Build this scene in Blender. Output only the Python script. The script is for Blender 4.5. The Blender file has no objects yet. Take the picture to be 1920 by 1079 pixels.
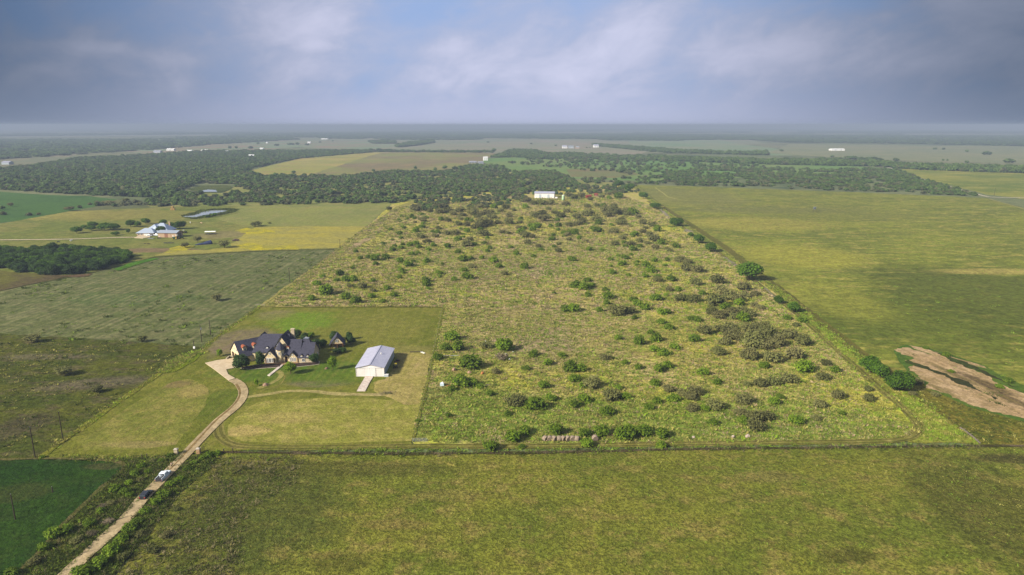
import bpy, math, random
import numpy as np
from mathutils import noise, Vector, Matrix
from mathutils.geometry import tessellate_polygon
S = bpy.context.scene
COL = S.collection
rnd = random.Random(7)
R = math.radians

# ---------------------------------------------------------------- camera, sky, sun, exposure
CAM_H = 100.0; PITCH = R(13.38); FPX = 1280.0
cd = bpy.data.cameras.new('camera'); cam = bpy.data.objects.new('camera', cd); COL.objects.link(cam)
cam.location = (0, 0, CAM_H); cam.rotation_euler = (math.pi/2 - PITCH, 0, 0)
cd.sensor_width = 36; cd.lens = 36*FPX/1920; cd.clip_start = 1; cd.clip_end = 200000
S.camera = cam
SUN_EL = R(30); SUN_AZ = math.atan2(-12, -8)      # compass-like angle from +Y
S.view_settings.view_transform = 'Standard'; S.view_settings.look = 'None'
S.view_settings.exposure = 1.35; S.view_settings.gamma = 1; S.view_settings.use_curve_mapping = False

def N(nt, typ, ins=None, **kw):
    n = nt.nodes.new(typ)
    for k, v in kw.items(): setattr(n, k, v)
    for k, v in (ins or {}).items():
        s = n.inputs[k]
        if isinstance(v, bpy.types.NodeSocket): nt.links.new(v, s)
        else: s.default_value = v
    return n
def M(nt, op, a, b=None, c=None, clamp=False):
    n = nt.nodes.new('ShaderNodeMath'); n.operation = op; n.use_clamp = clamp
    for i, v in enumerate((a, b, c)):
        if v is None: continue
        if isinstance(v, bpy.types.NodeSocket): nt.links.new(v, n.inputs[i])
        else: n.inputs[i].default_value = v
    return n.outputs[0]
def MR(nt, v, a, b, c=0.0, d=1.0, smooth=True):
    n = N(nt, 'ShaderNodeMapRange', {0: v, 1: a, 2: b, 3: c, 4: d})
    n.interpolation_type = 'SMOOTHSTEP' if smooth else 'LINEAR'
    return n.outputs[0]
def MX(nt, f, a, b, mode='MIX'):
    n = nt.nodes.new('ShaderNodeMix'); n.data_type = 'RGBA'; n.blend_type = mode
    for i, v in ((0, f), (6, a), (7, b)):
        if isinstance(v, bpy.types.NodeSocket): nt.links.new(v, n.inputs[i])
        elif i == 0: n.inputs[0].default_value = v
        else: n.inputs[i].default_value = (v[0], v[1], v[2], 1)
    return n.outputs[2]

w = bpy.data.worlds.new('World'); S.world = w; w.use_nodes = True
nt = w.node_tree; nt.nodes.clear()
sky = N(nt, 'ShaderNodeTexSky'); sky.sky_type = 'NISHITA'; sky.sun_disc = False
sky.sun_elevation = SUN_EL; sky.sun_rotation = SUN_AZ; sky.altitude = 200; sky.dust_density = 2.0; sky.air_density = 1.0
gco = N(nt, 'ShaderNodeTexCoord').outputs['Generated']
sep = N(nt, 'ShaderNodeSeparateXYZ', {0: gco})
sx, sy, sz = sep.outputs
az = M(nt, 'ARCTAN2', sx, sy)                      # 0 ahead, + right
el = M(nt, 'ARCSINE', sz)
elc = M(nt, 'MAXIMUM', el, 0.0)
# cloud texture coordinates: angular space, stretched along the horizon
cco = N(nt, 'ShaderNodeCombineXYZ', {0: az, 1: M(nt, 'ADD', M(nt, 'MULTIPLY', elc, 1.7), M(nt, 'MULTIPLY', az, -0.22)), 2: 0.35}).outputs[0]
n1 = N(nt, 'ShaderNodeTexNoise', {'Vector': cco, 'Scale': 6.5, 'Detail': 9.0, 'Roughness': 0.56, 'Distortion': 0.5}).outputs[0]
n2 = N(nt, 'ShaderNodeTexNoise', {'Vector': cco, 'Scale': 19.0, 'Detail': 7.0, 'Roughness': 0.6, 'Distortion': 0.6}).outputs[0]
def blob(a0, e0, ra, re):
    da = M(nt, 'DIVIDE', M(nt, 'SUBTRACT', az, R(a0)), R(ra)); de = M(nt, 'DIVIDE', M(nt, 'SUBTRACT', el, R(e0)), R(re))
    d = M(nt, 'SQRT', M(nt, 'ADD', M(nt, 'MULTIPLY', da, da), M(nt, 'MULTIPLY', de, de)))
    return MR(nt, d, 1.0, 0.0)
dens = M(nt, 'ADD', M(nt, 'MULTIPLY', n1, 0.95), M(nt, 'MULTIPLY', n2, 0.34))
for a0, e0, ra, re, k in ((3, 4.4, 15, 4.4, .26), (11, 7.0, 8, 3.4, .22), (24, 4.6, 17, 2.6, .26), (36, 7.5, 9, 4, .24), (-16, 6.3, 8, 4.4, .22), (-29.5, 5.2, 4.5, .9, .20), (-25, 4.7, 4, 1.0, .14), (-15.6, 5.9, 2.0, .8, .22), (-5, 5.8, 4, 1.2, .14),
                          (-7, 9.5, 8, 3.6, -.30), (6, 10.2, 5, 2.4, -.24), (24, 8.8, 9, 2.0, -.28), (-32, 8, 12, 3.4, -.22), (12, 4.8, 3, 1, -.10)):
    dens = M(nt, 'ADD', dens, M(nt, 'MULTIPLY', blob(a0, e0, ra, re), k))
cov = MR(nt, dens, 0.30, 0.82)
bright = MR(nt, dens, 0.56, 1.10)
skyc = MX(nt, 1.0, sky.outputs[0], (0.10, 0.10, 0.10), 'MULTIPLY')          # strength 0.1 sky
side = M(nt, 'ABSOLUTE', M(nt, 'SUBTRACT', az, -0.01))
sidel = MR(nt, side, 0.12, 0.74)                                             # sky darkened towards both sides, standing in for lens vignette
s1 = MX(nt, cov, MX(nt, 0.88, skyc, (0.21, 0.295, 0.50)), MX(nt, bright, (0.30, 0.335, 0.46), (0.43, 0.445, 0.575)))
s1 = MX(nt, 1.0, s1, MX(nt, sidel, (1, 1, 1), (0.25, 0.30, 0.33)), 'MULTIPLY')
hz = MR(nt, el, R(0.1), R(3.6), 1.0, 0.0)
hzc = MX(nt, sidel, (0.335, 0.365, 0.50), (0.098, 0.130, 0.190))
s2 = MX(nt, M(nt, 'MULTIPLY', hz, 0.95), s1, hzc)
up = MR(nt, el, R(14), R(60))
s3 = MX(nt, up, s2, MX(nt, 0.5, skyc, (0.52, 0.55, 0.62)))  # sky above the view brightened to add ambient fill
bg = N(nt, 'ShaderNodeBackground', {0: s3, 1: 0.59})
out = N(nt, 'ShaderNodeOutputWorld', {0: bg.outputs[0]})

sd = bpy.data.lights.new('sun', 'SUN'); sd.energy = 3.8; sd.angle = R(6.0); sd.color = (1.0, 0.92, 0.78)
sun = bpy.data.objects.new('sun', sd); COL.objects.link(sun)
sdir = Vector((math.sin(SUN_AZ)*math.cos(SUN_EL), math.cos(SUN_AZ)*math.cos(SUN_EL), math.sin(SUN_EL)))
sun.rotation_euler = sdir.to_track_quat('Z', 'Y').to_euler(); sun.location = (-60, -40, 160)
S.cycles.max_bounces = 5; S.cycles.diffuse_bounces = 2; S.cycles.glossy_bounces = 2; S.cycles.volume_bounces = 0
S.cycles.transparent_max_bounces = 8; S.cycles.use_denoising = True; S.cycles.use_adaptive_sampling = False

# ---------------------------------------------------------------- helpers
SP, CP = math.sin(PITCH), math.cos(PITCH)
def W(px, py, h=0.0):
    """where the ray through a photo pixel meets the level h above the flat ground"""
    v = (py-539.5)/FPX; z = (CAM_H-h)/(SP+v*CP)
    return (px-960)/FPX*z, (CP-v*SP)*z
def depth(px, py): return CAM_H/(SP+(py-539.5)/FPX*CP)
def ppm(py): return depth(0, py)/FPX          # metres per photo pixel across at that row
def lin(c): 
    return tuple(((x/255+0.055)/1.055)**2.4 if x > 10 else x/255/12.92 for x in c)
KALB = 0.62
def C(r, g, b, k=1.0, sat=1.05):
    c = lin((r, g, b)); y = .3*c[0]+.6*c[1]+.1*c[2]
    return tuple(min(.85, max(.004, (y+(x-y)*sat)*KALB*k)) for x in c)

def tag(o, label=None, cat=None, group=None, kind=None):
    if label: o['label'] = label
    if cat: o['category'] = cat
    if group: o['group'] = group
    if kind: o['kind'] = kind
    return o
def empty(name, loc, rz=0.0, label=None, cat=None, group=None):
    o = bpy.data.objects.new(name, None); COL.objects.link(o); o.location = loc; o.rotation_euler = (0, 0, rz)
    o.empty_display_size = .5
    return tag(o, label, cat, group)
class MB:
    def __init__(s): s.v = []; s.f = []; s.m = []
    def add(s, vs, fs, m=0):
        b = len(s.v); s.v += [tuple(p) for p in vs]; s.f += [tuple(b+i for i in f) for f in fs]; s.m += [m]*len(fs); return s
    def box(s, c, d, rz=0.0, m=0, taper=1.0):
        cx, cy, cz = c; hx, hy, hz = d[0]/2, d[1]/2, d[2]/2; ca, sa = math.cos(rz), math.sin(rz); vs = []
        for z, t in ((-hz, 1), (hz, taper)):
            for x, y in ((-hx, -hy), (hx, -hy), (hx, hy), (-hx, hy)):
                x *= t; y *= t
                vs.append((cx+x*ca-y*sa, cy+x*sa+y*ca, cz+z))
        return s.add(vs, [(0, 3, 2, 1), (4, 5, 6, 7), (0, 1, 5, 4), (1, 2, 6, 5), (2, 3, 7, 6), (3, 0, 4, 7)], m)
    def prism(s, poly, z0, z1, m=0, top=True):
        n = len(poly); vs = [(x, y, z0) for x, y in poly]+[(x, y, z1) for x, y in poly]
        fs = [(i, (i+1) % n, n+(i+1) % n, n+i) for i in range(n)]
        if top: fs += [tuple(range(n, 2*n)), tuple(range(n-1, -1, -1))]
        return s.add(vs, fs, m)
    def tube(s, p0, p1, r0, r1=None, n=8, m=0):
        r1 = r0 if r1 is None else r1; p0 = Vector(p0); p1 = Vector(p1); d = (p1-p0).normalized()
        a = d.orthogonal().normalized(); b = d.cross(a); vs = []
        for p, r in ((p0, r0), (p1, r1)):
            for i in range(n):
                t = 2*math.pi*i/n; vs.append(p+a*math.cos(t)*r+b*math.sin(t)*r)
        fs = [(i, (i+1) % n, n+(i+1) % n, n+i) for i in range(n)]+[tuple(range(n-1, -1, -1)), tuple(range(n, 2*n))]
        return s.add(vs, fs, m)
    def build(s, name, mats, parent=None, smooth=False, **kw):
        me = bpy.data.meshes.new(name); me.from_pydata([tuple(p) for p in s.v], [], s.f)
        if not isinstance(mats, (list, tuple)): mats = [mats]
        for x in mats: me.materials.append(x)
        me.polygons.foreach_set('material_index', s.m)
        if smooth: me.polygons.foreach_set('use_smooth', [True]*len(s.f))
        me.update()
        o = bpy.data.objects.new(name, me); COL.objects.link(o)
        if parent: o.parent = parent
        return tag(o, **kw)
def copytree(o, parent=None):
    c = o.copy(); COL.objects.link(c)
    if parent: c.parent = parent
    for ch in [x for x in KIDS.get(o.name, [])]: copytree(ch, c)
    return c
KIDS = {}
def snap_kids():
    KIDS.clear()
    for o in bpy.data.objects:
        if o.parent: KIDS.setdefault(o.parent.name, []).append(o)

# ---------------------------------------------------------------- materials
def mat(name, col, rough=0.8, metal=0.0, nz=None, bump=0.0, col2=None, spec=0.3):
    m = bpy.data.materials.new(name); m.use_nodes = True; nt = m.node_tree; p = nt.nodes['Principled BSDF']
    p.inputs['Roughness'].default_value = rough; p.inputs['Metallic'].default_value = metal
    p.inputs['Specular IOR Level'].default_value = spec
    p.inputs['Base Color'].default_value = (*col, 1)
    if nz:
        co = N(nt, 'ShaderNodeTexCoord').outputs['Object']
        t = N(nt, 'ShaderNodeTexNoise', {'Vector': co, 'Scale': nz, 'Detail': 4.0, 'Roughness': .65}).outputs[0]
        c2 = col2 or tuple(x*.6 for x in col)
        nt.links.new(MX(nt, MR(nt, t, .35, .68), col, c2), p.inputs['Base Color'])
        if bump:
            b = N(nt, 'ShaderNodeBump', {'Height': t, 'Strength': .6, 'Distance': bump}); nt.links.new(b.outputs[0], p.inputs['Normal'])
    return m
def roofmat(name, col, course=.22):
    m = mat(name, col, .85, nz=1.5, col2=tuple(x*.62 for x in col)); nt = m.node_tree; p = nt.nodes['Principled BSDF']
    co = N(nt, 'ShaderNodeTexCoord').outputs['Object']; z = N(nt, 'ShaderNodeSeparateXYZ', {0: co}).outputs[2]
    s = M(nt, 'FRACT', M(nt, 'DIVIDE', z, course))
    b = N(nt, 'ShaderNodeBump', {'Height': s, 'Strength': .5, 'Distance': .03}); nt.links.new(b.outputs[0], p.inputs['Normal'])
    return m
def stonemat(name, a, b, c, sc=2.6):
    m = mat(name, a, .9); nt = m.node_tree; p = nt.nodes['Principled BSDF']
    co = N(nt, 'ShaderNodeTexCoord').outputs['Object']
    v = N(nt, 'ShaderNodeTexVoronoi', {'Vector': N(nt, 'ShaderNodeMapping', {0: co, 3: (1, 1, 1.8)}).outputs[0], 'Scale': sc})
    r = N(nt, 'ShaderNodeSeparateColor', {0: v.outputs['Color']})
    c1 = MX(nt, r.outputs[0], a, b); c2 = MX(nt, MR(nt, r.outputs[1], .6, .7), c1, c)
    e = N(nt, 'ShaderNodeTexVoronoi', {'Vector': N(nt, 'ShaderNodeMapping', {0: co, 3: (1, 1, 1.8)}).outputs[0], 'Scale': sc}, feature='DISTANCE_TO_EDGE')
    k = MR(nt, e.outputs[0], .0, .06)
    nt.links.new(MX(nt, k, tuple(x*.7 for x in a), c2), p.inputs['Base Color'])
    bm = N(nt, 'ShaderNodeBump', {'Height': k, 'Strength': .6, 'Distance': .04}); nt.links.new(bm.outputs[0], p.inputs['Normal'])
    return m
def leafmat(name, a, b, c, var=.5, upn=0.0, vr=(.72, 1.25)):
    m = bpy.data.materials.new(name); m.use_nodes = True; nt = m.node_tree; p = nt.nodes['Principled BSDF']
    oi = N(nt, 'ShaderNodeObjectInfo').outputs['Random']; g = N(nt, 'ShaderNodeNewGeometry')
    c1 = MX(nt, oi, a, b)
    c2 = MX(nt, M(nt, 'MULTIPLY', g.outputs['Random Per Island'], var), c1, c)
    h = M(nt, 'FRACT', M(nt, 'MULTIPLY', oi, 37.7))
    hs = N(nt, 'ShaderNodeHueSaturation', {'Value': MR(nt, h, 0, 1, vr[0], vr[1], False), 'Color': c2})
    nt.links.new(hs.outputs[0], p.inputs['Base Color']); p.inputs['Roughness'].default_value = .75; p.inputs['Specular IOR Level'].default_value = .12
    if upn:   # thin upright blades: shade with a normal bent towards the sky
        nn = N(nt, 'ShaderNodeVectorMath', {0: N(nt, 'ShaderNodeVectorMath', {0: g.outputs['Normal'], 'Scale': 1-upn}, operation='SCALE').outputs[0], 1: (0, 0, upn)}, operation='ADD')
        nn = N(nt, 'ShaderNodeVectorMath', {0: nn.outputs[0]}, operation='NORMALIZE'); nt.links.new(nn.outputs[0], p.inputs['Normal'])
    tr = N(nt, 'ShaderNodeBsdfTranslucent', {0: hs.outputs[0]})
    ms = N(nt, 'ShaderNodeMixShader', {0: .25, 1: p.outputs[0], 2: tr.outputs[0]})
    nt.links.new(ms.outputs[0], nt.nodes['Material Output'].inputs[0])
    return m
def fieldmat(name, A, B, Cc=None, D=None, sL=.018, sM=.09, sF=1.1, kF=.55, kM=.7, patches=(), stripe=None, bump=.25, aniso=None, thrL=(.38, .62), clump=(.8, .8, 1.15)):
    """ground cover: A/B broad patches, Cc mid-size patches, D fine flecks; patches = (cx,cy,rx,ry,rot,colour,strength)"""
    m = bpy.data.materials.new(name); m.use_nodes = True; nt = m.node_tree; p = nt.nodes['Principled BSDF']
    co = N(nt, 'ShaderNodeTexCoord').outputs['Object']
    if aniso: co2 = N(nt, 'ShaderNodeMapping', {0: co, 2: (0, 0, aniso[0]), 3: (1, aniso[1], 1)}).outputs[0]
    else: co2 = co
    nL = N(nt, 'ShaderNodeTexNoise', {'Vector': co2, 'Scale': sL, 'Detail': 4.0, 'Roughness': .6, 'Distortion': .4}).outputs[0]
    nM = N(nt, 'ShaderNodeTexNoise', {'Vector': co2, 'Scale': sM, 'Detail': 5.0, 'Roughness': .68}).outputs[0]
    nF = N(nt, 'ShaderNodeTexNoise', {'Vector': co, 'Scale': sF, 'Detail': 3.0, 'Roughness': .7}).outputs[0]
    c = MX(nt, MR(nt, nL, *thrL), A, B)
    if Cc: c = MX(nt, M(nt, 'MULTIPLY', MR(nt, nM, .48, .66), kM), c, Cc)
    for i, (cx, cy, rx, ry, rot, pc, st) in enumerate(patches):
        mp = N(nt, 'ShaderNodeMapping', {0: co, 1: (cx, cy, 0), 2: (0, 0, rot), 3: (rx, ry, 1000)}, vector_type='TEXTURE').outputs[0]
        ln = N(nt, 'ShaderNodeVectorMath', {0: mp}, operation='LENGTH').outputs['Value']
        f = M(nt, 'ADD', ln, M(nt, 'MULTIPLY', M(nt, 'SUBTRACT', nM, .5), 1.3))
        c = MX(nt, M(nt, 'MULTIPLY', MR(nt, f, 1.05, .55), st), c, pc)
    if stripe:
        ang, per, amt, sc = stripe
        mp = N(nt, 'ShaderNodeMapping', {0: co, 2: (0, 0, ang)}).outputs[0]
        x = N(nt, 'ShaderNodeSeparateXYZ', {0: mp}).outputs[0]
        x = M(nt, 'ADD', x, M(nt, 'MULTIPLY', nL, per*1.2))
        sn = M(nt, 'SINE', M(nt, 'MULTIPLY', x, 2*math.pi/per))
        rn = N(nt, 'ShaderNodeTexNoise', {'Vector': N(nt, 'ShaderNodeMapping', {0: mp, 3: (1.2/per, .01, 1)}).outputs[0], 'Scale': 1.0, 'Detail': 2.0}).outputs[0]
        f = M(nt, 'ADD', MR(nt, sn, -.6, .9, 0, .55), MR(nt, rn, .4, .65, 0, .6))
        c = MX(nt, M(nt, 'MULTIPLY', M(nt, 'MULTIPLY', f, MR(nt, nM, .35, .55)), amt, clamp=True), c, sc)
    D = D or tuple(x*.45 for x in A)
    c = MX(nt, M(nt, 'MULTIPLY', MR(nt, nF, .44, .70), kF), c, D)
    v = MR(nt, nF, .3, .5, .78, 1.1)
    c = MX(nt, 1.0, c, N(nt, 'ShaderNodeCombineColor', {0: v, 1: v, 2: v}).outputs[0], 'MULTIPLY')
    nC = N(nt, 'ShaderNodeTexNoise', {'Vector': co, 'Scale': clump[0], 'Detail': 4.0, 'Roughness': .75, 'Distortion': .6}).outputs[0]
    v = MR(nt, nC, .38, .62, clump[1], clump[2]); v2 = MR(nt, N(nt, 'ShaderNodeTexNoise', {'Vector': co, 'Scale': clump[0]*.31, 'Detail': 3.0}).outputs[0], .35, .65, .88, 1.1)
    v = M(nt, 'MULTIPLY', v, v2)
    c = MX(nt, 1.0, c, N(nt, 'ShaderNodeCombineColor', {0: v, 1: v, 2: v}).outputs[0], 'MULTIPLY')
    nt.links.new(c, p.inputs['Base Color']); p.inputs['Roughness'].default_value = .95; p.inputs['Specular IOR Level'].default_value = .05
    if bump:
        b = N(nt, 'ShaderNodeBump', {'Height': M(nt, 'ADD', nF, M(nt, 'MULTIPLY', nC, 2.0)), 'Strength': 1.0, 'Distance': bump}); nt.links.new(b.outputs[0], p.inputs['Normal'])
    return m
def jpoly(pts, amp=.6, step=4.0, sc=.15, maxn=900):
    """world polygon, edges subdivided and roughened"""
    out = []; n = len(pts)
    per = sum(math.dist(pts[i], pts[(i+1) % n]) for i in range(n)); step = max(step, per/maxn)
    for i in range(n):
        a, b = pts[i], pts[(i+1) % n]; L = math.dist(a, b); k = max(1, int(L/step))
        nx, ny = -(b[1]-a[1])/max(L, 1e-6), (b[0]-a[0])/max(L, 1e-6)
        for j in range(k):
            t = j/k; x = a[0]+(b[0]-a[0])*t; y = a[1]+(b[1]-a[1])*t
            if amp: q = amp*(noise.noise((x*sc, y*sc, 3.3))*1.4+.6*noise.noise((x*sc*4, y*sc*4, 9.3))); x += nx*q; y += ny*q
            out.append((x, y))
    return out
LAYER = [0]
def sheet(name, pix, m, amp=.6, step=4.0, world=False, kind='structure', z=None, parent=None, **kw):
    pts = pix if world else [W(x, y) for x, y in pix]
    pts = jpoly(pts, amp, step)
    if z is None: LAYER[0] += 1; z = .006*LAYER[0]
    tri = tessellate_polygon([[Vector((x, y, 0)) for x, y in pts]])
    me = bpy.data.meshes.new(name); fs = []
    for a, b, c in tri:
        (x1, y1), (x2, y2), (x3, y3) = pts[a], pts[b], pts[c]
        fs.append((a, b, c) if (x2-x1)*(y3-y1)-(x3-x1)*(y2-y1) > 0 else (a, c, b))
    me.from_pydata([(x, y, z) for x, y in pts], [], fs); me.materials.append(m); me.update()
    o = bpy.data.objects.new(name, me); COL.objects.link(o)
    if parent: o.parent = parent
    return tag(o, kind=kind, **kw)
def smooth_line(pts, n=10):
    out = []; P = [pts[0]]+list(pts)+[pts[-1]]
    for i in range(1, len(P)-2):
        for j in range(n):
            t = j/n; q = []
            for k in (0, 1):
                a, b, c, d = P[i-1][k], P[i][k], P[i+1][k], P[i+2][k]
                q.append(.5*((2*b)+(-a+c)*t+(2*a-5*b+4*c-d)*t*t+(-a+3*b-3*c+d)*t**3))
            out.append(tuple(q))
    out.append(tuple(P[-1])); return out
def ribbon_poly(line, wdt):
    """world polyline -> closed outline of a strip of that width (number or list)"""
    L = []; Rr = []
    for i, (x, y) in enumerate(line):
        a = line[max(0, i-1)]; b = line[min(len(line)-1, i+1)]; d = math.dist(a, b) or 1
        nx, ny = -(b[1]-a[1])/d, (b[0]-a[0])/d; ww = (wdt[i*len(wdt)//len(line)] if isinstance(wdt, list) else wdt)/2
        L.append((x+nx*ww, y+ny*ww)); Rr.append((x-nx*ww, y-ny*ww))
    return L+Rr[::-1]
def strip(name, pix, wdt, m, amp=.15, step=1.5, smooth=True, world=False, offset=0.0, **kw):
    ln = pix if world else [W(*p) for p in pix]
    if smooth: ln = smooth_line(ln)
    if offset: 
        h = ribbon_poly(ln, 2*abs(offset)); k = len(ln)
        ln = h[:k] if offset > 0 else h[k:][::-1]
    return sheet(name, ribbon_poly(ln, wdt), m, amp, step, world=True, **kw)
def inpoly(x, y, poly):
    ins = np.zeros(len(x), bool); n = len(poly); j = n-1
    for i in range(n):
        xi, yi = poly[i]; xj, yj = poly[j]
        c = ((yi > y) != (yj > y)) & (x < (xj-xi)*(y-yi)/((yj-yi) or 1e-9)+xi); ins ^= c; j = i
    return ins
def vnoise(x, y, sc, seed=0.0):
    """cheap value noise on arrays"""
    def h(i, j): 
        t = np.sin(i*127.1+j*311.7+seed*74.7)*43758.5453; return t-np.floor(t)
    x = x*sc; y = y*sc; i = np.floor(x); j = np.floor(y); u = x-i; v = y-j; u = u*u*(3-2*u); v = v*v*(3-2*v)
    return (h(i, j)*(1-u)+h(i+1, j)*u)*(1-v)+(h(i, j+1)*(1-u)+h(i+1, j+1)*u)*v

# ---------------------------------------------------------------- foliage meshes
def ico():
    t = (1+5**.5)/2
    v = np.array([(-1, t, 0), (1, t, 0), (-1, -t, 0), (1, -t, 0), (0, -1, t), (0, 1, t), (0, -1, -t), (0, 1, -t), (t, 0, -1), (t, 0, 1), (-t, 0, -1), (-t, 0, 1)], float)
    v /= np.linalg.norm(v[0])
    f = [(0, 11, 5), (0, 5, 1), (0, 1, 7), (0, 7, 10), (0, 10, 11), (1, 5, 9), (5, 11, 4), (11, 10, 2), (10, 7, 6), (7, 1, 8), (3, 9, 4), (3, 4, 2), (3, 2, 6), (3, 6, 8), (3, 8, 9), (4, 9, 5), (2, 4, 11), (6, 2, 10), (8, 6, 7), (9, 8, 1)]
    return v, f
def foliage(name, seed, n, lobes, leaf, m_leaf, m_core=None, core=.74, up=.25, spread=(.72, 1.06), trunk=None, flat=.35, align=.62):
    r = np.random.default_rng(seed); vs = []; fs = []; mi = []
    lob = np.array(lobes, float); wt = (lob[:, 3]*lob[:, 4]+lob[:, 4]*lob[:, 5]); wt /= wt.sum()
    k = r.choice(len(lob), n, p=wt); d = r.normal(size=(n, 3)); d[:, 2] += up; d /= np.linalg.norm(d, axis=1)[:, None]
    rad = r.uniform(*spread, n)[:, None]
    P = lob[k, :3]+d*lob[k, 3:6]*rad; P[:, 2] = np.maximum(P[:, 2], .02)
    nr = d*align+r.normal(size=(n, 3))*(1-align); nr[:, 2] += flat*.5; nr /= np.linalg.norm(nr, axis=1)[:, None]
    a = np.cross(nr, r.normal(size=(n, 3))); a /= np.linalg.norm(a, axis=1)[:, None]; b = np.cross(nr, a)
    s = (leaf*r.uniform(.55, 1.35, n))[:, None]
    q = np.stack([P-a*s-b*s*.5, P+a*s*.3-b*s*.9, P+a*s+b*s*.4, P-a*s*.2+b*s], 1).reshape(-1, 3)
    vs += q.tolist(); fs += [(4*i, 4*i+1, 4*i+2, 4*i+3) for i in range(n)]; mi += [0]*n
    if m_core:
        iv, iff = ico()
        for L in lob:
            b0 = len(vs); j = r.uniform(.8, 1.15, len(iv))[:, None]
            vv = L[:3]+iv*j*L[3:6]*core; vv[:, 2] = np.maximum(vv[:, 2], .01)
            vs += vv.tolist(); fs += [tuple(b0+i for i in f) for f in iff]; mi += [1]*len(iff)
    mb = MB(); mb.v = vs; mb.f = fs; mb.m = mi
    me = bpy.data.meshes.new(name); me.from_pydata(vs, [], fs); me.materials.append(m_leaf); me.materials.append(m_core or m_leaf)
    me.polygons.foreach_set('material_index', mi); me.update()
    return me
def lobes_round(seed, n=6, h=.62, sp=.27, r0=.26, r1=.36, zlo=.25):
    r = random.Random(seed); L = [(0, 0, h*.5, .36, .36, h*.48)]
    for i in range(n):
        a = 2*math.pi*i/n+r.uniform(-.5, .5); d = sp*r.uniform(.6, 1.1); s = r.uniform(r0, r1)*.78
        L.append((math.cos(a)*d, math.sin(a)*d, h*r.uniform(zlo, .62), s, s, s*h*1.35))
    return L
G_A, G_B, G_C = C(74, 108, 34), C(92, 128, 40), C(128, 150, 62)
m_green = leafmat('bush_leaf_green', C(70, 100, 26, 1.15), C(94, 124, 34, 1.15), C(142, 160, 56, 1.2), .65, upn=.3)
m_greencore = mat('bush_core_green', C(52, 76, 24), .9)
m_oliv = leafmat('mesquite_leaf_olive', C(94, 104, 52, 1.15), C(120, 116, 76, 1.15), C(144, 142, 88, 1.15), .65, upn=.35)
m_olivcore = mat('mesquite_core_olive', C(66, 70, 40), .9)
m_oak = leafmat('oak_leaf', C(66, 100, 28, 1.1), C(80, 114, 34, 1.1), C(112, 140, 46, 1.15), upn=.25)
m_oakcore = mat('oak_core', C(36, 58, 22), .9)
m_dark = leafmat('live_oak_leaf', C(46, 70, 34, 1.2), C(60, 84, 38, 1.2), C(86, 110, 52, 1.1), upn=.2)
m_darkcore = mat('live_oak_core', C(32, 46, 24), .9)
m_lime = leafmat('young_tree_leaf', C(104, 134, 34, 1.1), C(120, 150, 38, 1.1), C(150, 176, 60), .5)
m_wood = leafmat('woodland_leaf', C(74, 102, 50, 1.1), C(96, 120, 60, 1.1), C(124, 142, 72, 1.15), .5, upn=.35, vr=(.72, 1.3))
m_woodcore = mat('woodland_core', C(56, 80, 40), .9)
m_brown = leafmat('bare_brush_twig', C(150, 136, 112), C(164, 148, 126), C(124, 110, 86), .5, upn=.3)
m_trunk = mat('bark', C(104, 88, 70), .95, nz=6, bump=.02)
m_twig = mat('grey_twig', C(120, 108, 92), .95)
MESH = {}
def variants(key, k, fn): MESH[key] = [fn(i) for i in range(k)]
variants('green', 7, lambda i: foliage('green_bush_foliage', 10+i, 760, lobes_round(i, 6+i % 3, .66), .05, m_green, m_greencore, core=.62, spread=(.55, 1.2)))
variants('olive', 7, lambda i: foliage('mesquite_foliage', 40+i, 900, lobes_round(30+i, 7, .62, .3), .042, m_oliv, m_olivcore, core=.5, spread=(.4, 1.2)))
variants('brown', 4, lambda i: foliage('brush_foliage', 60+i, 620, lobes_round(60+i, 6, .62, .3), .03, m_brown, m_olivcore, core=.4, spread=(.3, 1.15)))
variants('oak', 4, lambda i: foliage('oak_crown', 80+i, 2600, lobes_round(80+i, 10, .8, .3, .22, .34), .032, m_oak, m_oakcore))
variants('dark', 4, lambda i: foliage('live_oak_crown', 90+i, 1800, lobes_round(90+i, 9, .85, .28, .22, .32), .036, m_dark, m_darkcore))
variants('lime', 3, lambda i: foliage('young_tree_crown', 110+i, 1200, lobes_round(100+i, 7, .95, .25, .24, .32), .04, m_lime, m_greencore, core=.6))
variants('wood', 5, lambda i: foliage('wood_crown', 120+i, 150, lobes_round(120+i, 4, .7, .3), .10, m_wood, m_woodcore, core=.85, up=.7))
m_wol = leafmat('woodland_olive_leaf', C(92, 102, 66, 1.05), C(112, 112, 78, 1.05), C(130, 132, 90), .5, upn=.35)
variants('woodolive', 3, lambda i: foliage('wood_crown_olive', 130+i, 150, lobes_round(140+i, 4, .62, .3), .09, m_wol, m_woodcore, core=.85, up=.7))
def trunk_mesh(seed, h=.45, r=.035):
    q = random.Random(seed); b = MB(); p = Vector((0, 0, -.02)); top = Vector((q.uniform(-.03, .03), q.uniform(-.03, .03), h*.55))
    b.tube(p, top, r, r*.7, 7)
    for i in range(4):
        a = i*1.57+q.uniform(-.4, .4); b.tube(top, top+Vector((math.cos(a)*.2, math.sin(a)*.2, h*.55)), r*.5, r*.2, 5)
    me = bpy.data.meshes.new('trunk'); me.from_pydata([tuple(v) for v in b.v], [], b.f); me.materials.append(m_trunk); me.update(); return me
MESH['trunk'] = [trunk_mesh(i) for i in range(3)]
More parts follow.
